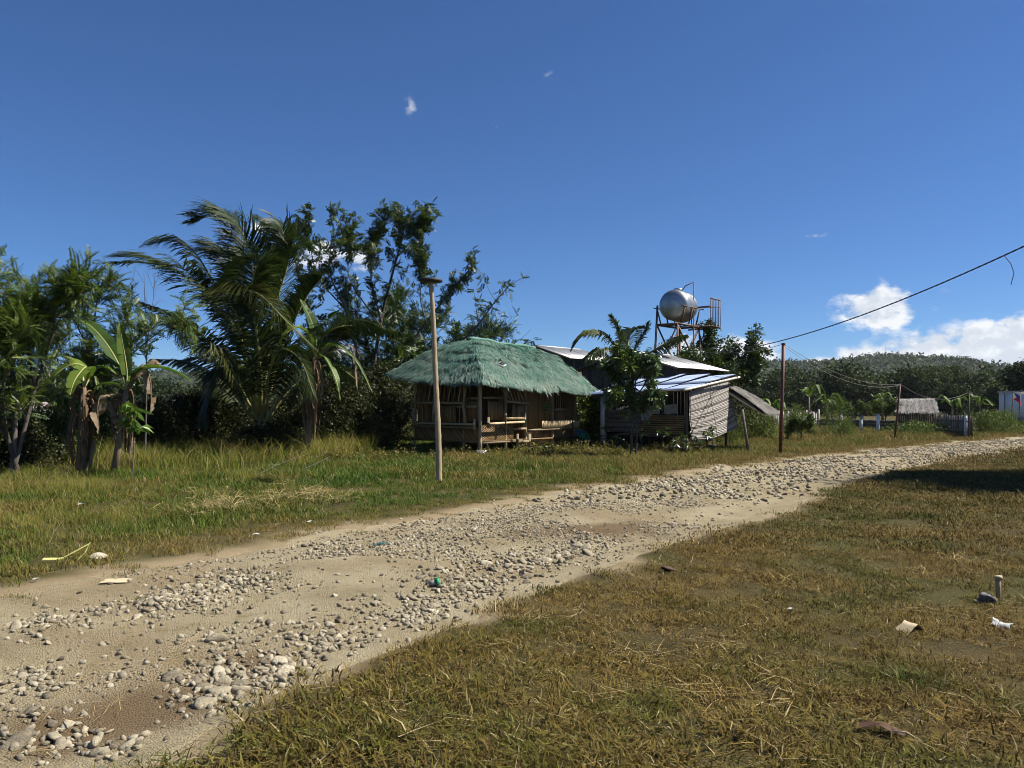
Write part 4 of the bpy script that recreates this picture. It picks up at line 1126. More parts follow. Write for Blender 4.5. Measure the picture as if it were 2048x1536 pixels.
def proto_cluster(k, L, W, up=.3, droop=0.0, seed=1, bent=True):
    """k long leaves round the tip of a twig that runs along +Y"""
    r_ = np.random.default_rng(seed); v, f, t = [], [], []
    for i in range(k):
        a = i / k * 6.283 * 1.6 + r_.normal(0, .3)
        el_ = r_.uniform(-.25, .9)
        d = np.array((math.cos(a) * math.cos(el_), math.sin(el_) * 1.0 + up, math.sin(a) * math.cos(el_))); d /= np.linalg.norm(d)
        s = np.cross(d, r_.normal(size=3)); s /= np.linalg.norm(s)
        LL = L * r_.uniform(.7, 1.15); b = np.zeros(3)
        m = b + d * LL * .5; e = m + (d + np.array((0, 0, -droop))) / np.linalg.norm(d + np.array((0, 0, -droop))) * LL * .5
        o = len(v)
        v += [b - s * W * .12, b + s * W * .12, m + s * W / 2, m - s * W / 2, e + s * W * .05, e - s * W * .05]
        f += [(o, o + 1, o + 2, o + 3), (o + 3, o + 2, o + 4, o + 5)]
        t += [r_.normal(0, .14)] * 6
    return np.array(v), np.array(f), np.array(t)
def proto_clump(k, R, L, W, seed=1):
    """k loose leaves scattered in a ball"""
    r_ = np.random.default_rng(seed); v, t = [], []
    for i in range(k):
        p = r_.normal(0, R * .5, 3); d = r_.normal(size=3) + np.array((0, 0, .3)); d /= np.linalg.norm(d)
        s = np.cross(d, r_.normal(size=3)); s /= np.linalg.norm(s)
        v.append(rhomb(p, d, s, L * r_.uniform(.6, 1.2), W * r_.uniform(.7, 1.2))); t += [r_.normal(0, .15)] * 4
    v = np.concatenate(v); return v, np.arange(len(v)).reshape(-1, 4), np.array(t)

def grow(limbs, subs=6, twigs=4, sublen=.9, twiglen=.4, start=.35, spread=.9, up=.35, rs=.012, rng_=vr, wind=(-.12, 0, 0), plume=False):
    """limbs: list of (points, r0, r1). returns tube list and leaf sites (pos, dir, along 0..1)"""
    tubes, sites = [], []
    for pts, r0, r1 in limbs:
        c = catmull(pts, max(8, 4 * len(pts))); tubes.append((c, np.linspace(r0, r1, len(c)), 7))
        T = np.gradient(c, axis=0); T /= np.linalg.norm(T, axis=1)[:, None]
        Ltot = np.linalg.norm(np.diff(c, axis=0), axis=1).sum()
        for q in range(subs):
            t = start + (1 - start) * (q + rng_.random()) / subs
            i = min(int(t * (len(c) - 1)), len(c) - 1)
            d = T[i] + spread * rng_.normal(size=3) * .75 + np.array((0, 0, up)) + np.array(wind); d /= np.linalg.norm(d)
            SL_ = sublen * (.6 + .7 * rng_.random()) * (1.15 - .5 * t)
            k = 6; s = np.linspace(0, 1, k)[:, None]
            b = c[i] + d * SL_ * s + np.array((0, 0, 1)) * up * .5 * SL_ * s ** 2 + rng_.normal(size=3) * .12 * SL_ * s ** 2
            tubes.append((b, np.linspace(rs, rs * .4, k), 4))
            for w in range(twigs):
                tw_ = .25 + .75 * (w + rng_.random()) / twigs; j = min(int(tw_ * (k - 1)), k - 1)
                dd_ = d + rng_.normal(size=3) * .7 + np.array((0, 0, up * .8)) + np.array(wind); dd_ /= np.linalg.norm(dd_)
                TL = twiglen * (.5 + rng_.random())
                tubes.append((np.array([b[j], b[j] + dd_ * TL * .5, b[j] + dd_ * TL]), np.array((rs * .45, rs * .35, rs * .2)), 3))
                for u_ in np.linspace(.2, 1, 4): sites.append((b[j] + dd_ * TL * u_, dd_, t))
            for u_ in (np.linspace(.3, 1, 8) if plume else (.6, .8, 1.0)): sites.append((b[min(int(u_ * 5), 4)] * (1 - (u_ * 5 - min(int(u_ * 5), 4))) + b[min(int(u_ * 5), 4) + 1] * (u_ * 5 - min(int(u_ * 5), 4)), d, t))
        for u_ in np.linspace(.72, 1, 12):
            i = min(int(u_ * (len(c) - 1)), len(c) - 1); sites.append((c[i], T[i], 1.0))
    return tubes, sites
def put_tubes(tubes, base, tint=None):
    mb = MB()
    for p, r_, k in tubes: mb.tube(p - base, r_, k, vr.random() if tint is None else tint, cap=False)
    return mb
def stamp_leaves(mb, proto, sites, base, per, size, rng_=vr, spread=.9, upb=.2, tint=(.5, .22), jitter=.05, hang=0.0, wind=(-.25, 0, 0), keep=None):
    pos = np.array([s[0] for s in sites]); d = np.array([s[1] for s in sites])
    if keep is not None:
        k = keep(pos); pos, d = pos[k], d[k]
    pos = np.repeat(pos, per, 0); d = np.repeat(d, per, 0)
    M = len(pos)
    d = d * .6 + rng_.normal(size=(M, 3)) * spread * .7 + np.array((0, 0, upb - hang)) + np.array(wind)
    pos = pos + rng_.normal(size=(M, 3)) * jitter
    t = np.clip(rng_.normal(tint[0], tint[1], M), 0, 1)
    mb.stamp(proto[0], proto[1], pos - base, rotmats(d, rng_.normal(0, .5, M)), size * rng_.uniform(.65, 1.25, M), t, proto[2])
    return mb
def tree(name, label, limbs, base, leaf, proto, per, size, group=None, bark=None, flowers=0, cat='tree', grow_kw=None, leaf_kw=None):
    o = thing(name, label, cat, base, group=group)
    tubes, sites = grow(limbs, **(grow_kw or {}))
    put_tubes(tubes, np.array(base)).build('trunk', bark or M_BARK, o, True)
    stamp_leaves(MB(), proto, sites, np.array(base), per, size, **(leaf_kw or {})).build('crown', leaf, o)
    if flowers:
        fs = [s for s in sites if s[2] > .8][:: max(1, len(sites) // flowers)]
        stamp_leaves(MB(), FLOWER, fs, np.array(base), 1, .5).build('blossom', L_FLOWER, o)
    return o, sites
PIN = proto_pinnate(4, .27, .125, .068); PINL = proto_pinnate(9, .40, .085, .034)
MNG = proto_cluster(11, .24, .055, .2, .9, 3); CLU = proto_cluster(7, .13, .05, .3, .2, 5)
FLOWER = proto_clump(14, .16, .07, .05, 8)
BSH = proto_clump(16, .24, .10, .05, 4); BSHS = proto_clump(12, .15, .06, .03, 6); FAR = proto_clump(26, 1.0, .55, .34, 7)
def PX(lst, Y, jit=.0):
    return np.array([P(q[0], q[1], Y + (q[2] if len(q) > 2 else 0.0)) for q in lst])

# --- the big flowering tree behind the hut
Y0 = 31.0; b0 = np.array(P(733, 810, Y0)) * (1, 1, 0)
stem = [(733, 889), (735, 850)]
LB = [([(733, 889), (745, 760, .2), (762, 640, .3), (788, 535), (806, 470), (802, 430)], .10, .012),
      ([(735, 870), (722, 745, -.3), (692, 620, -.5), (660, 545, -.6), (668, 445, -.6)], .09, .012),
      ([(738, 860), (800, 725, .6), (852, 645, .8), (905, 580, 1.), (945, 530, 1.)], .08, .012),
      ([(742, 850), (850, 732, -.5), (940, 668, -.8), (985, 610, -.9), (1028, 560, -1)], .07, .01),
      ([(790, 520), (815, 490, .3), (838, 470, .4), (860, 440, .4)], .03, .01),
      ([(733, 860), (662, 705, .5), (612, 600, .9), (590, 520, 1.), (575, 470, 1.)], .07, .01),
      ([(740, 840), (832, 765, 1.), (905, 712, 1.2), (985, 690, 1.3), (1050, 690, 1.2)], .06, .01),
      ([(730, 835), (684, 765, -.8), (640, 690, -1.), (625, 600, -1.1)], .05, .01),
      ([(692, 620), (640, 560, .4), (622, 500, .6), (616, 440, .6)], .03, .008),
      ([(762, 640), (742, 560, -.4), (752, 500, -.5), (776, 425, -.5)], .035, .008),
      ([(760, 650), (700, 560, .8), (700, 500, 1.), (696, 470, 1.)], .03, .008),
      ([(852, 645), (840, 590, -.3), (850, 540, -.4), (846, 515, -.4)], .025, .008),
      ([(735, 850), (760, 790, -.9), (800, 745, -1.2), (840, 720, -1.4)], .04, .01),
      ([(733, 850), (700, 800, -.7), (670, 780, -1.), (640, 770, -1.2)], .04, .01)]
tree('flowering_tree', 'tall airy tree with upright leaf plumes and pink blossom twigs rising behind the hut', [(PX(a, Y0), r0, r1) for a, r0, r1 in LB], b0, L_PIN, PIN, 3, 1.0, flowers=70,
     grow_kw=dict(subs=13, twigs=1, sublen=1.1, twiglen=.3, start=.24, up=.45, spread=1.0, plume=True), leaf_kw=dict(upb=-.25, spread=1.15, jitter=.04, tint=(.5, .3), keep=lambda p: (vr.random(len(p)) < np.where(p[:, 0] > P(950, 0, 31)[0], .26, .62))))
b1 = P(800, 810, 34.5) * (1, 1, 0)
LB = [([(800, 880), (800, 790), (830, 700, .3), (880, 640, .5)], .08, .01), ([(800, 870), (770, 760), (720, 680, -.5), (690, 640, -.6)], .08, .01), ([(800, 850), (860, 760, .5), (930, 715, .6), (990, 660, .6)], .06, .01),
      ([(800, 850), (740, 770), (680, 730), (640, 720)], .06, .01), ([(800, 840), (790, 740, -.5), (800, 660, -.6), (790, 610, -.6)], .06, .01), ([(800, 860), (850, 800, -.5), (900, 770, -.6), (960, 740)], .05, .01)]
tree('leafy_tree', 'dense dark lower tree filling the gap between palm and hut roof', [(PX(a, 34.5), r0, r1) for a, r0, r1 in LB], b1, L_PIN, PINL, 4, 1.1,
     grow_kw=dict(subs=12, twigs=5, sublen=1.5, twiglen=.55, start=.15, up=.3, spread=1.0), leaf_kw=dict(jitter=.15, tint=(.4, .22)))

# --- trees on the left edge
def left_tree(label, base_px, Y, limbs, per=2, subs=9, size=.85, keep=None, tint=(.62, .28)):
    b = P(base_px[0], 810, Y) * (1, 1, 0)
    return tree('pinnate_tree', label, [(PX(a, Y), r0, r1) for a, r0, r1 in limbs], b, L_PINY, PINL, per, size, group=None,
                grow_kw=dict(subs=subs + 3, twigs=3, sublen=.6, twiglen=.28, start=.14, up=.3, spread=1.0), leaf_kw=dict(upb=.1, jitter=.06, tint=tint, keep=keep))
left_tree('feathery green tree with several thin stems at the left edge', (25, 945), 16.6,
          [([(25, 955), (30, 800), (10, 660, .3), (-10, 610, .4), (0, 575, .4)], .06, .01), ([(30, 930), (70, 780, .2), (105, 665, .3), (115, 585, .3)], .05, .01), ([(35, 940), (-20, 760, -.3), (-60, 660, -.4), (-70, 590, -.4)], .05, .01),
           ([(70, 780), (55, 680, -.2), (60, 630, -.3), (50, 575, -.3)], .03, .008), ([(105, 640), (135, 610), (150, 570)], .02, .008), ([(20, 900), (5, 780, -.6), (30, 700, -.8), (20, 640, -.9)], .03, .01), ([(20, 880), (-30, 820, -.3), (-70, 760, -.4)], .03, .01)])
left_tree('slender leafy tree between the left edge and the banana plants', (120, 930), 19.5,
          [([(118, 925), (150, 800), (178, 700), (195, 600), (205, 560)], .045, .01), ([(120, 900), (190, 790, .2), (240, 690, .3), (262, 615, .3)], .04, .008), ([(118, 890), (100, 760, .5), (80, 690, .6), (70, 630, .6)], .04, .008), ([(150, 800), (215, 740, .2), (265, 690, .2)], .02, .006), ([(178, 700), (150, 640, -.3), (140, 580, -.3)], .02, .006), ([(190, 790), (240, 730, -.2), (330, 655, -.3), (375, 640, -.3)], .02, .005)], per=2, subs=7)
left_tree('pale leaning tree with bare lower branches behind the left bananas', (60, 915), 23.0,
          [([(60, 910), (130, 830), (200, 780), (280, 760)], .05, .012), ([(60, 900), (90, 760, .4), (120, 690, .4), (100, 620, .4)], .05, .01), ([(60, 890), (20, 770, .3), (-10, 700, .3)], .04, .01), ([(62, 880), (40, 740, -.5), (60, 660, -.6)], .04, .01), ([(130, 830), (170, 760), (185, 720)], .025, .008)], per=2, subs=7, tint=(.35, .2))
# bare dead sapling
b = G(290, 925)
o = thing('bare_sapling', 'thin leafless sapling standing against the sky left of the palm', 'tree', b)
tubes, sites = grow([(PX([(290, 925), (293, 760), (291, 650), (288, 545)], b[1]), .028, .004), (PX([(292, 720), (272, 610), (262, 560)], b[1]), .01, .003), (PX([(292, 700), (304, 620), (310, 560)], b[1]), .01, .003)], subs=6, twigs=3, sublen=.5, twiglen=.25, start=.45, up=.7, rs=.006)
put_tubes(tubes, b).build('trunk', M_BARK, o, True)
stamp_leaves(MB(), PIN, [s for s in sites if s[0][2] < P(0, 640, b[1])[2]], b, 1, .8).build('leaves', L_PINY, o)

# --- coconut palms
def frond(points, n_leaf, Lmax, wind, tint, parent, base, width=.034, droop=.55, curl=.25, seed=0):
    r_ = np.random.default_rng(seed)
    c = catmull(points, 40); T = np.gradient(c, axis=0); T /= np.linalg.norm(T, axis=1)[:, None]
    mb = MB()
    ts = np.linspace(.16, .995, n_leaf)
    for sg in (-1, 1):
        t = np.clip(ts + r_.normal(0, .004, n_leaf), 0, 1); i = np.clip((t * 39).astype(int), 0, 39)
        b = c[i] + T[i] * ((t * 39 - i) * np.linalg.norm(c[1] - c[0]))[:, None]
        side = np.cross(T[i], np.array((0, 0, 1.))); side /= np.linalg.norm(side, axis=1)[:, None] + 1e-6
        nrm = np.cross(side, T[i])
        L = Lmax * np.interp(t, [.1, .3, .6, .9, 1.0], [.55, 1.0, .95, .55, .25]) * r_.uniform(.85, 1.1, n_leaf)
        fwd = np.interp(t, [0, 1], [.35, 1.1])
        d = sg * side + T[i] * fwd[:, None] + nrm * curl + np.array(wind) + r_.normal(0, .08, (n_leaf, 3)); d /= np.linalg.norm(d, axis=1)[:, None]
        d2 = d + np.array((0, 0, -droop)) + np.array(wind) * .8 + r_.normal(0, .1, (n_leaf, 3)); d2 /= np.linalg.norm(d2, axis=1)[:, None]
        w = np.cross(d, nrm); w /= np.linalg.norm(w, axis=1)[:, None]; w = w * .5 + T[i] * .6; w /= np.linalg.norm(w, axis=1)[:, None]; w = w * width * .5
        p1 = b + d * L[:, None] * .5; p2 = p1 + d2 * L[:, None] * .32; p3 = p2 + (d2 + np.array((0, 0, -droop * .6))) * L[:, None] * .22
        v = np.stack([b - w * .6, b + w * .6, p1 - w, p1 + w, p2 - w * .7, p2 + w * .7, p3 - w * .1, p3 + w * .1], 1)
        base_i = np.arange(n_leaf)[:, None] * 8
        f = np.concatenate([base_i + np.array([[k, k + 1, k + 3, k + 2]]) for k in (0, 2, 4)])
        mb.add(v.reshape(-1, 3) - base, f, np.repeat(np.clip(r_.normal(tint, .13, n_leaf), 0, 1), 8))
    fo = mb.build('frond', L_PALM, parent)
    MB().tube(c - base, np.linspace(.045, .008, 40), 5, .5, cap=False).build('rachis', M_RACH, fo, True)
    return fo
bp = G(523, 911)
palm = thing('coconut_palm', 'young coconut palm with long wind swept fronds and a short trunk', 'palm', bp)
YP = bp[1]
mb = MB(); mb.tube([(0, 0, -.1), (.02, 0, .35), (0, 0, .8), (-.03, 0, 1.25)], [.30, .22, .19, .14], 12); mb.build('trunk', M_PTRUNK, palm, True)
FR0 = [([(522, 840), (512, 640, .2), (505, 540, .3), (482, 465, .4), (440, 428, .4), (392, 442, .4)], 80, .95, (-.35, 0, .05), .28, .5),
      ([(520, 840), (480, 680, -.3), (420, 590, -.6), (350, 540, -.8), (290, 515, -.9), (234, 513, -.9)], 76, .85, (-.25, 0, -.05), .45, .5),
      ([(526, 830), (545, 640, .5), (575, 530, .8), (572, 475, .9), (530, 440, 1.0)], 76, .95, (-.45, 0, .0), .25, .45),
      ([(520, 835), (470, 660, .8), (430, 570, 1.1), (385, 500, 1.2), (345, 482, 1.2), (310, 486, 1.2)], 60, .75, (-.2, 0, -.2), .55, .9),
      ([(518, 845), (455, 730, -.5), (400, 670, -.8), (345, 630, -1.0), (285, 605, -1.1)], 66, .75, (-.2, 0, -.1), .4, .6),
      ([(522, 840), (475, 640, -1.2), (480, 585, -1.7), (520, 590, -2.0), (570, 640, -2.2), (622, 690, -2.3)], 76, .85, (-.15, 0, -.2), .68, .9),
      ([(520, 845), (470, 730, -1.2), (430, 695, -1.7), (455, 715, -2.0), (475, 770, -2.1)], 60, .6, (-.1, 0, -.3), .75, 1.0),
      ([(528, 845), (600, 730, -.2), (660, 660, -.3), (720, 640, -.4), (775, 660, -.4)], 70, .85, (-.3, 0, -.15), .25, .8),
      ([(518, 850), (440, 760, .4), (380, 725, .5), (310, 718, .5)], 56, .6, (-.15, 0, -.25), .5, .8),
      ([(526, 850), (560, 700, 1.0), (610, 600, 1.3), (640, 560, 1.4)], 66, .9, (-.45, 0, 0), .25, .5),
      ([(524, 845), (505, 660, 1.2), (470, 540, 1.6), (440, 500, 1.7), (400, 500, 1.8)], 70, .9, (-.35, 0, 0), .3, .5),
      ([(520, 850), (480, 770, 1.2), (420, 720, 1.8), (370, 720, 2.0)], 56, .8, (-.2, 0, -.2), .2, .9),
      ([(528, 850), (590, 770, .8), (660, 730, 1.2), (715, 760, 1.3)], 56, .8, (-.2, 0, -.3), .2, 1.0),
      ([(524, 850), (535, 760, -1.0), (560, 700, -1.6), (600, 720, -2.0), (628, 790, -2.2)], 60, .8, (-.2, 0, -.3), .3, 1.0),
      ([(520, 850), (490, 760, -1.0), (450, 740, -1.5), (420, 790, -1.7), (410, 840, -1.8)], 56, .8, (-.15, 0, -.3), .2, 1.0),
      ([(524, 845), (520, 700, -.6), (500, 600, -1.0), (515, 540, -1.3), (545, 520, -1.5)], 70, .9, (-.5, 0, -.1), .35, .6)]
FR = FR0 + [([(q[0] + vr.normal(0, 14) * (k_ / 5), q[1] + vr.normal(0, 12) * (k_ / 5), (q[2] if len(q) > 2 else 0) + vr.normal(0, .5)) for k_, q in enumerate(f[0])], f[1], f[2], f[3], f[4] * .8, f[5]) for f in (FR0[0], FR0[2], FR0[9], FR0[10], FR0[7], FR0[15], FR0[1], FR0[4])]
for i, (pts, nl, Lm, wd, ti, dr) in enumerate(FR):
    frond(PX(pts, YP), int(nl * 2.4), Lm * 1.25, wd, ti, palm, bp, .052, dr * .7, curl=.15, seed=i)
# small palm behind the shack
b = P(1247, 810, 34) * (1, 1, 0)
palm2 = thing('coconut_palm', 'smaller coconut palm showing above the shack roof left of the tower', 'palm', b)
MB().tube([(0, 0, 0), (.05, 0, 2), (0, 0, 3.6)], [.2, .15, .12], 10).build('trunk', M_PTRUNK, palm2, True)
for i, (pts, nl, Lm, wd, ti, dr) in enumerate([([(1247, 735), (1220, 680), (1190, 665), (1165, 672), (1146, 695)], 46, .62, (-.1, 0, -.1), .8, .7), ([(1247, 735), (1240, 680), (1232, 655), (1222, 634)], 44, .6, (-.1, 0, 0), .55, .4),
         ([(1250, 735), (1275, 690), (1290, 665), (1296, 648)], 44, .5, (.1, 0, 0), .35, .4), ([(1250, 738), (1300, 705, -1.0), (1340, 682, -1.5), (1368, 672, -1.6)], 50, .55, (-.1, 0, -.1), .5, .8),
         ([(1245, 738), (1215, 700, -.8), (1180, 712, -1.2), (1160, 735, -1.3)], 40, .6, (-.1, 0, -.2), .5, .9), ([(1250, 738), (1280, 712, -1), (1300, 730, -1.3)], 36, .5, (0, 0, -.2), .4, .9), ([(1247, 735), (1256, 690, 1), (1262, 665, 1.4), (1280, 655, 1.6)], 40, .55, (-.1, 0, 0), .4, .5)]):
    frond(PX(pts, 34.0), int(nl * 2.2), Lm * 1.35, wd, ti, palm2, b, .075, dr, seed=40 + i)

# --- banana plants
def banana_leaf(points, W, parent, base, tint=.5, mat=None, tear=.5, fold=.25, seed=0, name='leaf', roll=0.0):
    r_ = np.random.default_rng(seed); k = 30
    c = catmull(points, k); T = np.gradient(c, axis=0); T /= np.linalg.norm(T, axis=1)[:, None]
    mb = MB()
    side = np.cross(T, np.array((0, 0, 1.))); side /= np.linalg.norm(side, axis=1)[:, None] + 1e-6
    nr = np.cross(side, T)
    side, nr = side * math.cos(roll) + nr * math.sin(roll), nr * math.cos(roll) - side * math.sin(roll)
    u = np.linspace(0, 1, k)
    w = W * np.clip(np.sin(np.clip((u - .1) / .9, 0, 1) * math.pi) ** .55, 0, 1)
    for sg in (-1, 1):
        i = 3
        while i < k - 1:
            m = r_.integers(1, 3) if r_.random() < tear else r_.integers(3, 7)
            j = min(i + m, k - 1)
            dz = r_.normal(0, .14 * tear); sh = r_.normal(0, .10 * tear)
            idx = np.arange(i, j + 1)
            e = c[idx] + sg * side[idx] * (w[idx] * (1 - .12 * tear * r_.random()))[:, None] + nr[idx] * ((fold + dz) * w[idx])[:, None] + T[idx] * sh * W
            mdl = c[idx] + sg * side[idx] * (w[idx] * .5)[:, None] + nr[idx] * ((fold * .65 + dz * .4) * w[idx])[:, None]
            if j < k - 1 and m < 3: e[-1] = e[-1] * .8 + mdl[-1] * .2
            q = len(idx); v = np.concatenate([c[idx], mdl, e])
            f = [(a, a + 1, q + a + 1, q + a) for a in range(q - 1)] + [(q + a, q + a + 1, 2 * q + a + 1, 2 * q + a) for a in range(q - 1)]
            mb.add(v - base, f, np.clip(tint + r_.normal(0, .1), 0, 1))
            i = j
    lf = mb.build(name, mat or L_BAN, parent)
    MB().tube(c - base, np.linspace(.028, .006, k), 5, cap=False).build('midrib', M_RIB if mat is None else L_DRY, lf, True)
    return lf
def sheath(parent, base, top, r0, r1, nd, seed, Ld=1.0):
    r_ = np.random.default_rng(seed)
    t = np.array(top) - base
    MB().tube([(0, 0, -.1), t * .35 + (.02, 0, 0), t * .7, t], [r0, r0 * .9, (r0 + r1) / 2, r1], 10).build('stem', M_BSTEM, parent, True)
    # dead leaves hanging round the stem
    for i in range(nd):
        a = r_.uniform(0, 6.28); z = t[2] * r_.uniform(.55, 1.0); p0 = t * (z / t[2]); o = np.array((math.cos(a), math.sin(a), 0))
        L = Ld * r_.uniform(.6, 1.2)
        pts = np.array([p0, p0 + o * .16 + (0, 0, .08), p0 + o * .24 + (0, 0, -.25 * L), p0 + o * .2 + (0, 0, -.7 * L), p0 + o * .17 + (0, 0, -1.0 * L)]) + base
        pts[:, 2] = np.maximum(pts[:, 2], .05)
        banana_leaf(pts, .035 + .05 * r_.random(), parent, base, r_.uniform(.05, .85) ** 1.3, L_DRY, 1.0, -.7, seed * 50 + i, 'dead_leaf', r_.uniform(-1, 1))
b = G(158, 952)
ban1 = thing('banana_plant', 'ragged banana plant with drooping torn leaves, leftmost of the bananas', 'banana plant', b)
sheath(ban1, b, P(168, 775, b[1]), .10, .05, 18, 1, 1.0)
for i, (pts, W, ti, ro) in enumerate([([(168, 775), (175, 740), (150, 728, -.2), (120, 742, -.3), (98, 765, -.4)], .26, .85, .4), ([(168, 775), (160, 730, .2), (125, 712, .4), (85, 722, .5)], .2, .7, .0), ([(168, 775), (178, 745, -.4), (170, 735, -.8), (150, 760, -1.3), (140, 790, -1.5)], .22, .8, 0), ([(168, 775), (190, 740, .3), (210, 735, .5), (235, 750, .6)], .2, .5, 0)]):
    banana_leaf(PX(pts, b[1]), W * .85, ban1, b, ti, None, .75, .2, 10 + i, roll=ro)
b = G(226, 950)
ban2 = thing('banana_plant', 'banana plant with one upright bright leaf and one arching to the right', 'banana plant', b)
sheath(ban2, b, P(252, 778, b[1]), .08, .045, 11, 2, .8)
for i, (pts, W, ti, ro) in enumerate([([(252, 778), (254, 745), (247, 695), (238, 645)], .17, .85, 1.2), ([(252, 778), (240, 735), (215, 690, .2), (185, 655, .3), (160, 640, .3)], .22, .3, .5), ([(252, 778), (275, 745), (310, 735, -.2), (350, 745, -.3), (382, 762, -.3)], .2, .45, .1),
       ([(250, 780), (230, 768, -.2), (205, 768, -.3), (188, 778, -.4)], .14, .5, 0)]):
    banana_leaf(PX(pts, b[1]), W * .8, ban2, b, ti, None, .45, .3, 20 + i, roll=ro)
for i, pts in enumerate([[(255, 775), (285, 730), (300, 760), (302, 800), (298, 830)], [(255, 778), (300, 725, .3), (310, 720, .4), (325, 735, .5)], [(245, 790), (225, 800), (238, 840), (242, 870)], [(248, 790), (205, 790, -.3), (195, 820, -.4), (200, 870, -.4)]]):
    banana_leaf(PX(pts, b[1]), .16, ban2, b, .6, L_DRY, .9, -.5, 30 + i, 'dead_leaf')
b = G(612, 914)
ban3 = thing('banana_plant', 'banana plant right of the palm, its stem wrapped in bleached dead leaves', 'banana plant', b)
sheath(ban3, b, P(630, 715, b[1]), .13, .06, 34, 3, 1.2)
for i, (pts, W, ti, ro) in enumerate([([(630, 715), (632, 680), (622, 640), (600, 598)], .26, .4, .6), ([(630, 715), (650, 670, .2), (690, 655, .4), (730, 665, .5)], .28, .3, 0), ([(630, 715), (618, 672, -.3), (595, 655, -.6), (568, 672, -.8), (560, 690, -.8)], .28, .9, .2), ([(630, 718), (665, 690, -.4), (710, 720, -.7), (745, 785, -.8)], .22, .3, 0),
        ([(630, 716), (640, 665, .6), (655, 640, .9), (680, 620, 1.0)], .25, .5, .4), ([(630, 718), (650, 715, -.8), (672, 760, -1.2), (680, 800, -1.3)], .2, .5, .4)]):
    banana_leaf(PX(pts, b[1]), W * .75, ban3, b, ti, None, .8, .25, 50 + i, roll=ro)
for i, pts in enumerate([[(632, 718), (700, 690), (712, 720), (715, 780)], [(630, 720), (660, 690, .5), (690, 660, .6), (712, 655, .6)]]):
    banana_leaf(PX(pts, b[1]), .12, ban3, b, .75, L_DRY, .9, -.4, 70 + i, 'dead_leaf')

# --- mango tree before the shack, mango sapling on the verge
b = G(1262, 912); Ym = b[1]
LB = [([(1262, 912), (1264, 850), (1268, 800), (1272, 740), (1262, 705)], .045, .01), ([(1266, 830), (1245, 780, .1), (1228, 745, .2), (1220, 735, .2)], .025, .008), ([(1268, 800), (1295, 760, -.1), (1305, 735, -.2), (1300, 715, -.2)], .025, .008), ([(1268, 815), (1240, 800, -.3), (1222, 790, -.4)], .018, .006), ([(1268, 790), (1290, 800, -.2), (1308, 790, -.3)], .018, .006), ([(1270, 760), (1250, 735, -.2), (1240, 710, -.3)], .018, .006), ([(1270, 765), (1285, 740, .3), (1280, 720, .4)], .018, .006)]
tree('mango_tree', 'young mango tree with drooping dark leaves standing before the shack', [(PX(a, Ym), r0, r1) for a, r0, r1 in LB], b, L_MANGO, MNG, 1, 1.15,
     grow_kw=dict(subs=6, twigs=2, sublen=.35, twiglen=.16, start=.35, up=.2, rs=.009), leaf_kw=dict(hang=.55, jitter=.07, tint=(.6, .3)))
mb = put_tubes([(PX([(1272, 910), (1275, 840), (1280, 800)], Ym), np.array((.03, .025, .015)), 6)], b)
mb.build('side_stem', M_BARK, bpy.data.objects['mango_tree'], True)
stamp_leaves(MB(), MNG, [(P(px, py, Ym), np.array((.3, 0, -1.)), 1) for px, py in ((1285, 815), (1290, 840), (1275, 850), (1283, 865), (1255, 830))], b, 1, 1.0, hang=1.0).build('low_leaves', L_MANGO, bpy.data.objects['mango_tree'])
b = G(264, 958)
o = thing('mango_sapling', 'single slim mango sapling with bright hanging leaves in the long grass', 'sapling', b)
tubes = [(PX([(264, 958), (268, 900), (266, 850), (268, 815)], b[1]), np.array((.014, .012, .01, .006)), 6)]
put_tubes(tubes, b).build('stem', M_BARK, o, True)
LM = proto_cluster(12, .30, .075, .1, 1.0, 11)
stamp_leaves(MB(), LM, [(P(268 + dx, py, b[1]), np.array((dx * .04, 0, .4)), 1) for dx, py in ((0, 812), (-8, 822), (10, 824), (4, 845), (-4, 850), (2, 862), (12, 850), (-12, 845))], b, 1, 1.0, hang=.9, spread=.4).build('leaves', L_MANGOY, o)

# --- shrubs: dark thicket under the palm
def shrub(name, label, px, py, w, h, Y=None, leaf=None, proto=None, count=700, size=1.0, tint=(.45, .22), group=None, stems=7, cat='shrub'):
    """w, h in metres"""
    b = G(px, py) if Y is None else P(px, 810, Y) * (1, 1, 0)
    o = thing(name, label, cat, b, group=group)
    tubes, sites = [], []
    for i in range(stems):
        a = vr.uniform(0, 6.28); e = np.array((math.cos(a) * w * .5 * vr.uniform(.2, 1), math.sin(a) * w * .45 * vr.uniform(.2, 1), h * vr.uniform(.65, 1.0)))
        p = np.array([(e[0] * .1, e[1] * .1, 0), e * (.5, .5, .5) + vr.normal(0, .06, 3), e])
        c = catmull(p, 10); tubes.append((c, np.linspace(.018 * h * .6, .005, 10), 5))
    put_tubes([(c + b, r_, k) for c, r_, k in tubes], b).build('stems', M_BARK, o, True)
    th = vr.uniform(0, 6.283, count); rr = np.sqrt(vr.random(count)); z = vr.random(count) ** .8
    prof = np.interp(z, [0, .25, .6, .85, 1], [.75, 1.0, .95, .6, .15])
    lump = 1 + .35 * np.sin(th * 3 + vr.uniform(0, 6)) * .5 + .2 * np.sin(th * 5 + 7 * z)
    pos = np.stack([np.cos(th) * rr * w / 2 * prof * lump, np.sin(th) * rr * w / 2 * prof * lump, .06 + z * h * (1 + .12 * np.sin(th * 2 + 1))], 1)
    d = vr.normal(size=(count, 3)) + np.array((0, 0, .4)) + pos * .3
    MB().stamp((proto or BSH)[0], (proto or BSH)[1], pos, rotmats(d, vr.uniform(-1, 1, count)), size * vr.uniform(.6, 1.3, count), np.clip(vr.normal(*tint, count), 0, 1), (proto or BSH)[2]).build('leaves', leaf or L_BUSH, o)
    return o
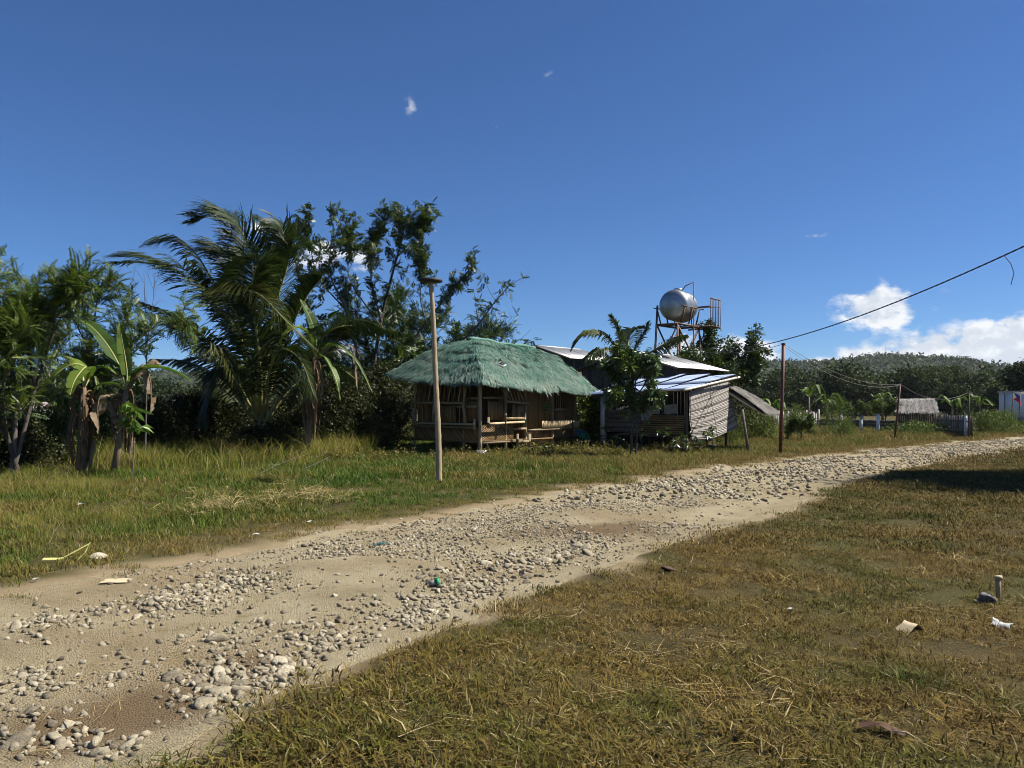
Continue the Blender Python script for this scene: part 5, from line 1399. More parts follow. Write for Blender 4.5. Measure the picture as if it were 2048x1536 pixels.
SHR = [('leafy scrub between the stems of the left edge trees', 75, 935, 1.7, 1.2, 19.5, 420), ('yellow green scrub behind the two left banana plants', 190, 905, 3.0, 1.5, 25.5, 600), ('low leafy weeds hiding the foot of the palm', 505, 915, 1.3, .7, 23.9, 260), ('brown thicket right of the palm foot', 560, 915, 1.4, .9, 24.2, 300), ('dark bush left of the palm foot', 455, 902, 2.6, 2.0, 26.5, 900), ('dark bush between the mango sapling and the palm', 370, 905, 2.6, 1.7, 25.5, 900), ('brownish bush behind the mango sapling', 300, 905, 2.0, 1.5, 24, 700),
       ('dark bush between palm and bleached banana stem', 575, 903, 2.0, 1.7, 27.5, 700), ('leafy dark bush right of the bleached banana stem', 680, 903, 2.6, 2.4, 27, 1100), ('tall dark bush close to the porch side of the hut', 762, 900, 2.6, 2.7, 28.5, 1200),
       ('olive bush at the left edge under the feathery tree', 20, 950, 1.8, 1.1, 17.8, 500), ('low scrub far behind the left banana stems', 205, 890, 3.6, 1.1, 33, 500), ('low bush behind the thicket under the palm', 420, 880, 5.0, 2.1, 36, 900),
       ('pale bush peeking between hut and shack', 1172, 890, 1.6, 2.0, 31, 500), ('dark bush behind the shack', 1420, 890, 4.0, 2.6, 35, 900)]
for (lab, px, py, w, h, Y, cnt) in SHR:
    shrub('shrub', lab, px, py, w, h, Y, count=cnt, tint=(.4, .25) if 'pale' not in lab else (.8, .15), leaf=L_GREEN if 'pale' in lab or 'scrub' in lab else None)
# ------------------------------------------------------------------ trees by the water tower
b = P(1445, 810, 37) * (1, 1, 0)
LB = [([(1445, 880), (1440, 790), (1425, 730), (1412, 690)], .06, .01), ([(1445, 850), (1465, 760), (1490, 715), (1505, 685)], .05, .01), ([(1445, 860), (1425, 780, .5), (1405, 745, .6)], .04, .01), ([(1446, 860), (1470, 790, -.4), (1500, 755, -.5), (1528, 715, -.5)], .04, .008), ([(1440, 790), (1450, 740, .3), (1452, 715, .4)], .03, .008), ([(1440, 790), (1420, 735), (1424, 690), (1420, 665)], .02, .006)]
tree('broadleaf_tree', 'sparse broadleaf tree with bare twigs just right of the water tower', [(PX(a, 37), r0, r1) for a, r0, r1 in LB], b, L_PIN, proto_clump(9, .22, .17, .11, 31), 2, 1.0,
     grow_kw=dict(subs=8, twigs=3, sublen=.9, twiglen=.4, start=.4, up=.5), leaf_kw=dict(jitter=.12, tint=(.45, .25), keep=lambda p: vr.random(len(p)) < np.where(p[:, 2] > 3.9, .35, .9)))
b = P(1395, 810, 34.5) * (1, 1, 0)
LB = [([(1395, 880), (1392, 770), (1385, 720)], .05, .01), ([(1395, 860), (1420, 770), (1432, 735)], .04, .01), ([(1395, 850), (1365, 770), (1350, 735)], .04, .01)]
tree('broadleaf_tree', 'dark leafy tree under the legs of the water tower', [(PX(a, 34.5), r0, r1) for a, r0, r1 in LB], b, L_PIN, proto_clump(9, .22, .15, .09, 32), 3, 1.0, grow_kw=dict(subs=8, twigs=3, sublen=.8, twiglen=.35, start=.3), leaf_kw=dict(jitter=.15, tint=(.4, .22)))

# ------------------------------------------------------------------ far field: fence, shed, white house
M_MESHF = plain('hollow_block', (.055, .052, .048, 1), (.12, .11, .10, 1), 3, .9, .3, .02)
def gpt(px, py): return G(px, py)
wall = thing('block_wall', 'low dark hollow block wall behind the row of white fence posts', 'wall', gpt(1640, 856)); wall['kind'] = 'thing'
a, bq = gpt(1640, 856), gpt(1886, 864); dv = bq - a; L = np.linalg.norm(dv); un = dv / L
nb = int(L / .6)
bme = MB().box((0, 0, 0), (.585, .13, .19)).mesh('block', M_MESHF)
yw = math.atan2(un[1], un[0])
for r_ in range(3):
    for i in range(nb):
        p = un * (.6 * (i + .5 * (r_ % 2)))
        link_mesh('block', bme, wall, p + (0, 0, .12 + r_ * .2), (0, 0, yw + RNG.normal(0, .02)))
FP = [('white concrete fence post beside the leftmost green bush', 1683, 829, 856), ('grey fence post second from the left by the block wall', 1706, 826, 857), ('white concrete fence post in the middle of the far field', 1756, 829, 868), ('grey fence post between the two leftmost white posts', 1722, 831, 862),
      ('grey fence post at the left of the thatched shed', 1816, 830, 861), ('white concrete fence post before the thatched shed', 1841, 829, 861), ('white corner post of the plank fence', 1932, 832, 876), ('slim post at the right side of the thatched shed', 1872, 818, 862)]
for lab, px, y0, y1 in FP:
    g = G(px, y1); h = (y1 - y0) / F * g[1]
    o = thing('fence_post', lab, 'fence post', g, group='posts along the far field')
    w = .13 if 'white' in lab else .1
    MB().box((0, 0, h / 2), (w, w, h)).build('shaft', M_WHITE if 'white' in lab else M_WOOD, o)
    MB().box((0, 0, h + .02), (w * 1.1, w * 1.1, .05)).build('cap', M_CONC, o)
pf = thing('plank_fence', 'weathered grey fence of upright planks at the bend of the road', 'fence', gpt(1874, 866))
a, bq = gpt(1874, 866), gpt(1946, 878); dv = bq - a
nbd = 15
for i in range(nbd):
    p = dv * (i + .5) / nbd; L = np.linalg.norm(dv) / nbd
    h = 1.05 + RNG.normal(0, .06)
    MB().box((p[0], p[1], h / 2), (L * .8, .03, h), np.array(Matrix.Rotation(math.atan2(dv[1], dv[0]), 3, 'Z')), RNG.random()).build('plank', M_WOOD, pf)
for z in (.3, .8): MB().beam(np.array((0, .04, z)), dv + np.array((0, .04, z)), .04, .08).build('cross_rail', M_WOOD, pf)
pk = thing('picket_fence', 'row of thin grey pickets behind the dark red pole', 'fence', gpt(1545, 862))
a, bq = gpt(1545, 862), gpt(1640, 856); dv = bq - a
for i in range(26):
    p = dv * (i + .5) / 26; h = 1.15 + RNG.normal(0, .1)
    MB().box((p[0], p[1], h / 2), (.09, .025, h), np.array(Matrix.Rotation(.1 * RNG.normal(), 3, 'Y')), RNG.random()).build('picket', M_CONC if i % 3 else M_WOOD, pk)
MB().beam(np.array((0, 0.03, .6)), dv + np.array((0, .03, .6)), .04, .06).build('cross_rail', M_WOOD, pk)

g = G(1832, 863); shed = thing('thatched_shed', 'small shed with grey thatch roof and dark walls in the far field', 'shed', g, -.46)
sx = 71 / F * g[1] / 2
zt_, ze_ = EYE + (HZ - 797) / F * g[1], EYE + (HZ - 823) / F * g[1]
SLS = [(np.array((-sx - .1, -.35, ze_)), np.array((sx + .1, -.35, ze_)), np.array((-sx + .08, .9, zt_)), np.array((sx - .05, .9, zt_))), (np.array((sx + .1, 2.1, ze_)), np.array((-sx - .1, 2.1, ze_)), np.array((sx - .05, .9, zt_)), np.array((-sx + .08, .9, zt_)))]
mb = MB()
for sl_ in SLS:
    s, t = np.meshgrid(np.linspace(0, 1, 12), np.linspace(0, 1, 8)); p = lean_pt(sl_, s.ravel(), t.ravel())
    i, j = np.meshgrid(np.arange(7), np.arange(11), indexing='ij'); a = (i * 12 + j).ravel()
    mb.add(p, np.stack([a, a + 1, a + 13, a + 12], 1), .6)
sr = mb.build('roof', M_GTHATCH, shed)
tag(thatch_strands(MB(), SLS, (1300, 300), .25, .03, (150, 60), pt=lean_pt, tintfn=lambda s, t, r_: np.clip(.75 + .25 * np.sin(s * 40) + r_.normal(0, .35, len(s)), 0, 1)).build('thatch_straw', M_GTHATCH, sr), kind='stuff')
for x in (-sx + .1, sx - .1):
    for y in (0, 1.8): MB().box((x, y, ze_ / 2), (.08, .08, ze_)).build('post', M_WOOD, shed)
for (o_, du, k) in (((-sx + .1, .0, .1), (2 * sx - .2, 0, 0), 16), ((-sx + .1, 0, .1), (0, 1.8, 0), 14), ((sx - .1, 0, .1), (0, 1.8, 0), 14)):
    slats(MB(), o_, du, (0, 0, ze_ - .15), k, .1).build('wall', M_DARKW, shed)

Yb = 57.0
wb = P(1998, 810, Yb) * (1, 1, 0)
house = thing('white_house', 'white flat fronted building with a striped awning at the right edge', 'building', wb, -math.radians(32.5))
z1, z0 = EYE + (HZ - 784) / F * Yb, EYE + (HZ - 838) / F * Yb
MB().box((2.5, 2.5, (z1 + z0) / 2), (5, 5, z1 - z0)).build('upper_wall', M_WHITE, house)
MB().box((2.5, 2.8, z0 / 2), (4.9, 4.4, z0)).build('lower_wall', M_CONC, house)
MB().box((2.5, 2.5, z1 + .03), (5.2, 5.2, .08)).build('roof_slab', M_CONC, house)
for x in (.12, 1.9, 3.7): MB().box((x, .1, z0 / 2), (.2, .2, z0)).build('pillar', M_WHITE, house)
mb = MB(); k = 28
for i in range(k):
    x0, x1 = i / k * 4.6 + .15, (i + 1) / k * 4.6 + .15; s = .1 * abs(math.sin(i * .9))
    mb.add([(x0, -.04, z0 + .12), (x1, -.04, z0 + .12), (x1, -.5, z0 - .12 - s), (x0, -.5, z0 - .12 - s)], [(0, 1, 2, 3)], RNG.random())
mb.build('awning', M_SACK, house)
MB().box((1.0, .55, z0 * .48), (1.2, .06, z0 * .96)).build('door', M_DARKW, house)
MB().tube([(.35, -.05, z0 - .1), (.35, -.05, z1 - .12), (.25, -.05, z1 - .08)], .025, 6).build('drain_pipe', M_STEEL, house)
def flagpole(px, y0, y1, Y, lab):
    g = P(px, 810, Y) * (1, 1, 0); h = EYE + (HZ - y0) / F * Y
    o = thing('flag_pole', lab, 'flag pole', g)
    MB().tube([(-.15, 0, 0), (0, 0, h)], [.035, .025], 8).build('shaft', M_STEEL, o); MB().tube([(0, 0, h), (0, 0, h + .06)], .045, 8).build('finial', M_STEEL, o)
    return g + np.array((0, 0, h))
ft = flagpole(2026, 785, 870, 47, 'slim pole flying the small flag by the white building')
flagpole(2041, 783, 870, 46, 'plain bare pole right of the flag, at the picture edge')
def flat(name, c): 
    n = N(name); return n.end(n.bsdf(n.mix(n.noise(6, 2, .5, n.obj()), tuple(x * .85 for x in c[:3]) + (1,), c), .7))
M_FB, M_FR, M_FW, M_FY = flat('flag_blue', (.03, .06, .30, 1)), flat('flag_red', (.50, .02, .04, 1)), flat('flag_white', (.8, .8, .8, 1)), flat('flag_yellow', (.8, .55, .05, 1))
flag = thing('flag', 'small drooping flag, blue over red with a white triangle', 'flag', ft + np.array((0, 0, -.42)))
def fl(u, v): return (u * .40, .05 * math.sin(u * 5), .42 * v - .22 * u * u - .05 * u + .0)
k = 10
for nm, v0, v1, mt in (('red_stripe', 0, .5, M_FR), ('blue_stripe', .5, 1.0, M_FB)):
    mb = MB()
    for i in range(k):
        u0, u1 = i / k * 1.3, (i + 1) / k * 1.3
        mb.add([fl(u0, v0), fl(u1, v0), fl(u1, v1), fl(u0, v1)], [(0, 1, 2, 3)])
    mb.build(nm, mt, flag)
tri = np.array([fl(0, 0), fl(0, 1), fl(.55, .5)]); tri[:, 1] -= .012; tri[2, 1] -= .02
MB().add(tri, [(0, 1, 2)]).build('white_triangle', M_FW, flag)
ct = tri.mean(0) - (0.02, .012, 0)
MB().tube([ct + (0, .004, 0), ct], .035, 8).build('sun_emblem', M_FY, flag)

# antenna mast on the hill
b = P(1771, 717, 1030); o = thing('antenna_mast', 'thin antenna mast on the crest of the hill', 'mast', b - (0, 0, 6))
MB().tube([(0, 0, 0), (0, 0, 26)], [.35, .15], 5).build('mast', M_CONC, o); MB().box((0, 0, 14), (2.2, .5, 1.5)).build('dishes', M_CONC, o)

# ------------------------------------------------------------------ plants of the far field
for lab, px, py, w, h, Y, cnt, ti in (('round fresh green bush left of the far fence posts', 1592, 874, 1.7, 1.45, None, 420, .6), ('tall fresh green bush before the block wall', 1672, 870, 1.9, 1.9, None, 520, .55), ('low bright bush at the foot of the tall green bush', 1692, 875, 1.1, .7, None, 260, .65),
        ('yellow green bush between lean-to and red pole', 1515, 880, 2.2, 1.2, None, 300, .6), ('leafy weeds under the lean-to prop', 1462, 893, 1.2, 1.0, None, 220, .55), ('small bush right behind the red pole', 1580, 868, .9, .9, None, 160, .5),
        ('dry bush at the road bend below the white building', 1975, 868, 3.2, 1.1, None, 320, .35), ('bush of narrow leaves below the flag', 2015, 868, 2.0, 1.2, None, 320, .65), ('weedy mound before the thatched shed', 1845, 868, 4.2, .45, None, 320, .35)):
    shrub('shrub', lab, px, py, w, h, Y, leaf=L_GREEN, proto=BSHS if w < 2.1 else BSH, count=cnt, tint=(ti, .22))
for lab, px, py, top in (('slim young tree with hanging leaves left of the shed', 1770, 868, 800), ('slim young tree beside the first wire pole', 1725, 862, 803), ('thin sapling with few leaves near the green bushes', 1602, 884, 835)):
    b = G(px, py)
    tree('young_tree', lab, [(PX([(px, py), (px + 1, (py + top) / 2), (px - 1, top + 8)], b[1]), .035, .01), (PX([(px, (py + top) / 2), (px + 12, top + 22), (px + 16, top + 14)], b[1]), .02, .008), (PX([(px, (py + top) / 2 + 5), (px - 12, top + 26), (px - 18, top + 16)], b[1]), .02, .008)], b, L_GREEN, MNG, 1, .8,
         grow_kw=dict(subs=4, twigs=2, sublen=.5, twiglen=.2, start=.45, rs=.01), leaf_kw=dict(hang=.5, jitter=.08))
BAN = [('broad banana plant left of the red pole in the far field', 1545, 806, 52, 2.3), ('tall far banana plant just right of the red pole', 1618, 780, 64, 3.4), ('banana plant behind the tall green bush', 1655, 796, 56, 2.4), ('banana plant right of the thatched shed', 1905, 800, 60, 2.4), ('banana plant near the white building', 1960, 798, 64, 2.6), ('banana plant above the shed roof', 1765, 785, 75, 3.2)]
for q, (lab, px, top, Y, h) in enumerate(BAN):
    b = P(px, 810, Y) * (1, 1, 0); tp = P(px, top + 14, Y); r_ = np.random.default_rng(900 + q)
    o = thing('far_banana_plant', lab, 'banana plant', b, group='banana plants in the far field')
    MB().tube([(0, 0, 0), tp - b], [.14, .07], 8).build('stem', M_BSTEM, o, True)
    for i in range(8):
        a = i / 8 * 6.28 + r_.normal(0, .3); dr = np.array((math.cos(a), math.sin(a), 0)); L = r_.uniform(.8, 1.35)
        pts = np.array([tp, tp + dr * L * .3 + (0, 0, L * r_.uniform(.2, .7)), tp + dr * L * .65 + (0, 0, L * r_.uniform(.1, .8)), tp + dr * L + (0, 0, L * r_.uniform(-.3, .5))])
        banana_leaf(pts, .17, o, b, r_.uniform(.2, .8), None, .6, .2, 900 + q * 10 + i)

# ------------------------------------------------------------------ woodland at the foot of the hill
def crown_points(r_, m, w, h):
    """clump centres of a lumpy crown, w wide, h high above its base"""
    lobes = [(r_.normal(0, w * .2), r_.normal(0, w * .2), h * r_.uniform(.3, .78), w * r_.uniform(.2, .36)) for _ in range(9)]
    out = []
    for _ in range(m):
        lx_, ly_, lz, lr_ = lobes[r_.integers(0, 9)]
        d = r_.normal(size=3); d /= np.linalg.norm(d); out.append(np.array((lx_, ly_, lz)) + d * lr_ * r_.uniform(.45, 1.0) ** .6 * np.array((1, 1, .75)))
    return np.array(out)
def wood_tree(lab, px, top, Y, wpx, tint, name='woodland_tree', cnt=330, leaf=None, base_z=0.0, size=None):
    r_ = np.random.default_rng(int(px * 7 + top)); b = P(px, 810, Y) * (1, 1, 0); b[2] = base_z
    h = EYE + (HZ - top) / F * Y - base_z; w = wpx / F * Y
    o = thing(name, lab, 'tree', b, group='trees along the far field edge')
    tubes = [(np.array([(0, 0, 0), (r_.normal(0, .2), 0, h * .35), (r_.normal(0, .4), r_.normal(0, .4), h * .7)]), np.array((.03, .022, .01)) * h, 6)]
    for i in range(4):
        a = r_.uniform(0, 6.28); tubes.append((np.array([(0, 0, h * .25), (math.cos(a) * w * .15, math.sin(a) * w * .15, h * .5), (math.cos(a) * w * .3, math.sin(a) * w * .3, h * .68)]), np.array((.014, .01, .005)) * h, 5))
    put_tubes([(c + b, rr, k) for c, rr, k in tubes], b).build('trunk', M_BARK, o, True)
    pos = crown_points(r_, cnt, w, h); d = r_.normal(size=(cnt, 3)) + (0, 0, .4)
    sz = size or max(.55, w / 9)
    MB().stamp(FAR[0], FAR[1], pos, rotmats(d, r_.uniform(-3, 3, cnt)), sz * r_.uniform(.6, 1.2, cnt), np.clip(r_.normal(tint, .2, cnt), 0, 1), FAR[2]).build('crown', leaf or L_FAR, o)
    return o
WT = [('feathery tall tree rising highest above the woodland', 1872, 706, 118, 60, .75), ('second tall pale tree beside the highest woodland tree', 1905, 722, 122, 55, .65), ('round dark tree just right of the red pole', 1592, 742, 110, 90, .4), ('broad olive tree in the woodland left of the wire pole', 1690, 745, 112, 150, .55), ('dark round tree behind the wire pole', 1770, 748, 125, 90, .3),
      ('broad mid green tree above the thatched shed', 1820, 735, 115, 110, .55), ('dark tree left of the white building', 1950, 748, 105, 110, .4), ('tree with yellow green crown near the white building', 1990, 756, 95, 70, .7), ('dark clumped tree behind the white building at the right edge', 2052, 716, 72, 80, .12), ('low dark tree behind the lean-to', 1495, 765, 100, 90, .25), ('dark tree at the left end of the right woodland', 1545, 760, 105, 80, .3), ('light tree with bare top above the red pole wires', 1665, 733, 130, 70, .6), ('tree behind the plank fence', 1900, 765, 90, 80, .35)]
for lab, px, top, Y, w, ti in WT: wood_tree(lab, px, top, Y, w, ti)
# the wood behind reads as one mass
r_ = np.random.default_rng(77); mb = MB(); m = 5200
pxs_ = np.concatenate([r_.uniform(1380, 2350, int(m * .6)), r_.uniform(-500, 900, m - int(m * .6))]); Yw = r_.uniform(128, 210, m)
hh = np.where(pxs_ > 1000, 8.0, 6.0) * (.7 + .35 * np.sin(pxs_ * .045) * .5 + .3 * fbm(pxs_ * .03, Yw * .05, 3, 501)) + (Yw - 128) * .035
z = hh * r_.random(m) ** .55
pos = np.stack([(pxs_ - 1024) / F * Yw, Yw, z], 1)
mb.stamp(FAR[0], FAR[1], pos, rotmats(r_.normal(size=(m, 3)) + (0, 0, .4)), 1.15 * r_.uniform(.7, 1.4, m), np.clip(.38 + .5 * fbm(pxs_ * .02, Yw * .04, 3, 502) + r_.normal(0, .15, m), 0, 1), FAR[2])
tag(mb.build('woodland', L_FAR), 'dense mixed woodland along the foot of the hill', kind='stuff')

# trees that clothe the hill
r_ = np.random.default_rng(78); m = 9000
hxx, hyy, hzz = HILL; ii = r_.integers(6, 26, m); pxh = np.concatenate([r_.uniform(1300, 2250, int(m * .7)), r_.uniform(-300, 900, m - int(m * .7))]); jj = np.clip(((pxh + 3200) / 6800 * 1499).astype(int), 0, 1499)
pos = np.stack([hxx[ii, jj], hyy[ii, jj], hzz[ii, jj] + r_.uniform(-2.2, .6, m)], 1) + r_.normal(0, 4, (m, 3)) * (1, 1, 0)
CAN = proto_clump(14, 2.2, 1.9, 1.5, 9)
ht = MB().stamp(CAN[0], CAN[1], pos, rotmats(r_.normal(size=(m, 3)) + (0, 0, .4)), .4 + 1.5 * r_.random(m) ** 2.5, np.clip(.4 + .6 * fbm(pxh * .02, ii * .3, 3, 503) + r_.normal(0, .15, m), 0, 1), CAN[2]).build('hill_trees', L_FAR, hills)
tag(ht, kind='stuff')

# ------------------------------------------------------------------ low roofs far away on the left
M_RUST = metal_sheet('old_pink_roof', (.62, .50, .46, 1), .7)
for lab, px, py, Y, w, h in (('long low pale pink roof at the left edge beyond the trees', -10, 806, 85, 5.2, 1.9), ('small white roof far behind the bananas', 325, 800, 120, 5.0, 2.4), ('small pale hut roof far left of the palm', 425, 800, 110, 3.5, 2.2)):
    b = P(px, 810, Y) * (1, 1, 0); o = thing('distant_house', lab, 'house', b)
    MB().box((w / 2, 1.5, h * .3), (w * .94, 2.6, h * .6)).build('wall', M_CONC, o)
    MB().add([(0, -.3, h * .58), (w, -.3, h * .58), (w * .98, 1.5, h), (.02 * w, 1.5, h), (0, 3.3, h * .58), (w, 3.3, h * .58)], [(0, 1, 2, 3), (3, 2, 5, 4)]).build('roof', M_RUST if 'pink' in lab else M_WHITE, o)
    MB().box((w * .3, .19, h * .28), (.8, .06, h * .5)).build('door', M_DARKW, o)

# ------------------------------------------------------------------ the tree off to the right whose shade falls on the lawn
b = np.array((17.0, 15.8, 0.))
LB = [([(0, 0, 0), (.1, 0, 1.8), (0, .2, 3.6), (-.3, .3, 5.2)], .16, .03), ([(.05, 0, 1.6), (.9, .5, 3.0), (1.6, .8, 4.2)], .09, .02), ([(.05, 0, 1.8), (-.9, -.5, 3.0), (-1.7, -.9, 4.0)], .09, .02), ([(.05, 0, 2.0), (-.4, 1.0, 3.3), (-.8, 1.9, 4.3)], .08, .02), ([(.05, 0, 2.2), (.5, -1.0, 3.4), (.9, -1.9, 4.2)], .08, .02)]
tree('shade_tree', 'leafy tree beside the lawn just outside the right edge', [(np.array(a) * (1, 1, 1.75) + b, r0 * 1.5, r1) for a, r0, r1 in LB], b, L_PIN, BSH, 4, 1.7, grow_kw=dict(subs=11, twigs=4, sublen=1.9, twiglen=.7, start=.3), leaf_kw=dict(jitter=.35))

# ------------------------------------------------------------------ pots and things round the huts
n = N('clay_pot'); M_POT = n.end(n.bsdf(n.mix(n.noise(5, 3, .5, n.obj()), (.03, .03, .032, 1), (.10, .08, .07, 1)), .7))
def pot(lab, px, py, Y, r, hgt, plant, cnt, hang=0.0, z=0.0, leaf=None):
    b = P(px, 810, Y) * (1, 1, 0); b[2] = z
    o = thing('potted_plant', lab, 'potted plant', b)
    prof = [(r * .7, 0), (r * .95, hgt * .8), (r * 1.05, hgt * .82), (r * 1.05, hgt), (r * .85, hgt), (r * .8, hgt * .85), (0, hgt * .85)]
    k = 14; ang = np.arange(k) / k * 6.2832
    v = np.concatenate([np.stack([q * np.cos(ang), q * np.sin(ang), np.full(k, zz)], 1) for q, zz in prof]); m = len(prof)
    i, j = np.meshgrid(np.arange(m - 1), np.arange(k), indexing='ij'); a = (i * k + j).ravel(); a2 = (i * k + (j + 1) % k).ravel()
    MB().add(v, np.stack([a, a2, a2 + k, a + k], 1)).build('pot', M_POT, o, True)
    pos = np.stack([vr.normal(0, plant * .3, cnt), vr.normal(0, plant * .3, cnt), hgt + vr.random(cnt) * plant], 1)
    d = vr.normal(size=(cnt, 3)) + (0, 0, .8 - hang)
    MB().stamp(MNG[0], MNG[1], pos, rotmats(d), vr.uniform(.6, 1.1, cnt), np.clip(vr.normal(.6, .2, cnt), 0, 1), MNG[2]).build('leaves', leaf or L_MANGO, o)
    MB().tube([(0, 0, hgt * .8), (.02, 0, hgt + plant * .5)], .012, 5).build('stem', M_BARK, o)
for lab, px, py, Y, r, h_, pl, c_ in (('big leafy potted plant before the foot of the woven screen', 1345, 905, 25.4, .14, .24, .55, 9), ('potted plant below the near corner of the woven screen', 1368, 905, 25.2, .13, .2, .45, 6), ('tall thin potted plant under the right end of the woven screen', 1425, 905, 26.4, .12, .24, .6, 6), ('bushy potted plant under the middle of the woven screen', 1398, 905, 25.9, .12, .2, .45, 6), ('potted plant at the left post of the shack', 1205, 900, 27.3, .14, .25, .6, 7), ('low potted plant in the shade left of the mango trunk', 1230, 902, 26.2, .13, .2, .4, 5)):
    pot(lab, px, py, Y, r, h_, pl, c_)
wu = np.array(hc) + U * 3.35 + V * -.22
for lab, p_, z in (('spiky plant in a hanging pot on the hut wall beside the window', np.array(hc) + U * 3.15 + V * -.22, 1.38), ('pale hanging plant at the right corner of the hut', np.array(hc) + U * 5.35 + V * -.25, 1.42)):
    o = thing('hanging_plant', lab, 'hanging plant', p_ + np.array((0, 0, z)), YAW)
    MB().tube([(0, 0, 0), (0, 0, .13)], [.07, .1], 10).build('pot', M_POT, o); MB().tube([(0, .1, .12), (0, .2, .75)], .006, 4).build('hanger', M_BLACK, o)
    c_ = 7; d = vr.normal(size=(c_, 3)) + (0, 0, .2)
    MB().stamp(MNG[0], MNG[1], vr.normal(0, .04, (c_, 3)) + (0, 0, .15), rotmats(d), vr.uniform(.5, .9, c_), np.clip(vr.normal(.9, .1, c_), 0, 1), MNG[2]).build('leaves', L_MANGOY, o)
# folded umbrella between hut and shack
ub = P(1163, 868, 28.7)
um = thing('umbrella', 'open green yellow and blue umbrella leaning between hut and shack', 'umbrella', (ub[0], ub[1], .42))
M_UG, M_UY, M_UB = flat('umbrella_green', (.02, .14, .06, 1)), flat('umbrella_yellow', (.20, .19, .03, 1)), flat('umbrella_blue', (.02, .06, .15, 1))
ax = Vector((.5, -.25, .75)).normalized(); rmat = ax.to_track_quat('Z', 'Y').to_matrix()
for i in range(8):
    a0, a1 = i / 8 * 6.2832, (i + 1) / 8 * 6.2832; v = []
    for t in (0, .4, .75, 1.0):
        for a in (a0, (a0 + a1) / 2, a1):
            rr = .40 * math.sin(t * 1.2) / math.sin(1.2) * (.96 if a not in (a0, a1) and t > .5 else 1); v.append(tuple(rmat @ Vector((rr * math.cos(a), rr * math.sin(a), .24 * math.cos(t * 1.3)))))
    f = [(r_ * 3 + c_, r_ * 3 + c_ + 1, r_ * 3 + c_ + 4, r_ * 3 + c_ + 3) for r_ in range(3) for c_ in range(2)]
    MB().add(v, f).build('canopy_panel', (M_UG, M_UG, M_UY, M_UB)[i % 4], um, True)
MB().tube([tuple(rmat @ Vector((0, 0, .28))), tuple(rmat @ Vector((0, 0, -.5)))], .012, 6).build('shaft', M_STEEL, um)

# ------------------------------------------------------------------ things lying about
def onto(px, py, dz=0.0):
    g = G(px, py); g[2] = float(surf_z(np.array([g[0]]), np.array([g[1]]))[0]) + dz; return g
def crumple(seed, size, fold, mat, name, label, cat, px, py, dz=.01, rz=0.0, thick=.002, res=7, amp=.3):
    """a bent sheet of size (w, l) with real thickness"""
    r_ = np.random.default_rng(seed); s = np.linspace(-.5, .5, res)
    x, y = np.meshgrid(s, s); x, y = x.ravel(), y.ravel()
    z = fold * np.abs(x) * -1.0 + amp * fbm(x * 3 + seed, y * 3, 3, seed) * .3
    v = np.stack([x * size[0], y * size[1] * (1 + .1 * np.sin(x * 9)), (z - z.min()) * min(size)], 1)
    i, j = np.meshgrid(np.arange(res - 1), np.arange(res - 1), indexing='ij'); a = (i * res + j).ravel()
    f = np.stack([a, a + 1, a + res + 1, a + res], 1)
    mb = MB().add(v, f, .6).add(v - (0, 0, thick), f[:, ::-1], .4)
    o = mb.build(name, mat); o.location = [float(c) for c in onto(px, py, dz)]; o.rotation_euler = (0, 0, rz)
    return tag(o, label, cat)
M_CARD = plain('cardboard', (.34, .26, .15, 1), (.52, .43, .28, 1), 8, .85, .2, .004)
M_PLAST = plain('white_plastic', (.3, .3, .29, 1), (.5, .5, .48, 1), 9, .45, .3, .004)
M_HUSK = plain('brown_husk', (.03, .015, .008, 1), (.085, .042, .02, 1), 12, .7, .3, .004, stretch=(1, 8, 1))
M_TEAL = plain('teal_plastic', (.01, .06, .07, 1), (.03, .13, .14, 1), 8, .5, .1)
M_GRN = plain('green_plastic', (.0, .16, .05, 1), (.01, .28, .09, 1), 8, .4, .1)
M_YEL = plain('yellow_strip', (.42, .40, .12, 1), (.6, .58, .22, 1), 8, .7, .2, .003)
crumple(3, (.17, .12), .95, M_CARD, 'cardboard_scrap', 'folded buff cardboard scrap standing tent-like on the lawn', 'cardboard', 1822, 1268, .0, .3, .004, amp=.2)
crumple(4, (.24, .16), .05, M_CARD, 'cardboard_scrap', 'flat pale cardboard piece at the left edge of the road', 'cardboard', 233, 1157, .012, .05, .004, amp=.05)
crumple(5, (.10, .12), .6, M_PLAST, 'plastic_bag', 'crumpled white plastic bag lying below the stake', 'litter', 2004, 1256, .005, .7, .002, 9, 1.6)
crumple(6, (.05, .03), .3, M_PLAST, 'paper_scrap', 'tiny white scrap in the middle of the lawn', 'litter', 1582, 1227, .03, .5, .002)
crumple(7, (.08, .05), .4, M_PLAST, 'paper_scrap', 'white scrap in the short grass left of the road edge', 'litter', 512, 1077, .05, .2, .002)
crumple(8, (.10, .06), .5, M_PLAST, 'paper_scrap', 'white scrap with dark shadow at the verge above the road', 'litter', 622, 1051, .06, .9, .002)
crumple(9, (.10, .06), .5, M_PLAST, 'paper_scrap', 'white scrap lying in the long grass on the left', 'litter', 162, 1022, .10, .9, .002)
crumple(12, (.06, .035), .3, M_PLAST, 'paper_scrap', 'pale scrap by the left grass edge near the road', 'litter', 72, 1167, .03, 1.2, .002)
crumple(10, (.21, .075), .8, M_HUSK, 'dead_leaf', 'curled reddish brown dead leaf lying at the front of the lawn', 'leaf', 1762, 1470, .015, -.5, .002, 9, .5)
o = tag(MB().tube(np.array([(0, 0, 0), (.05, -.04, .01), (.08, -.11, .0)]) + onto(1785, 1478, .03), [.005, .004, .002], 5).build('leaf_stalk', M_CARD), 'pale dry stalk beside the curled brown leaf', 'stalk')
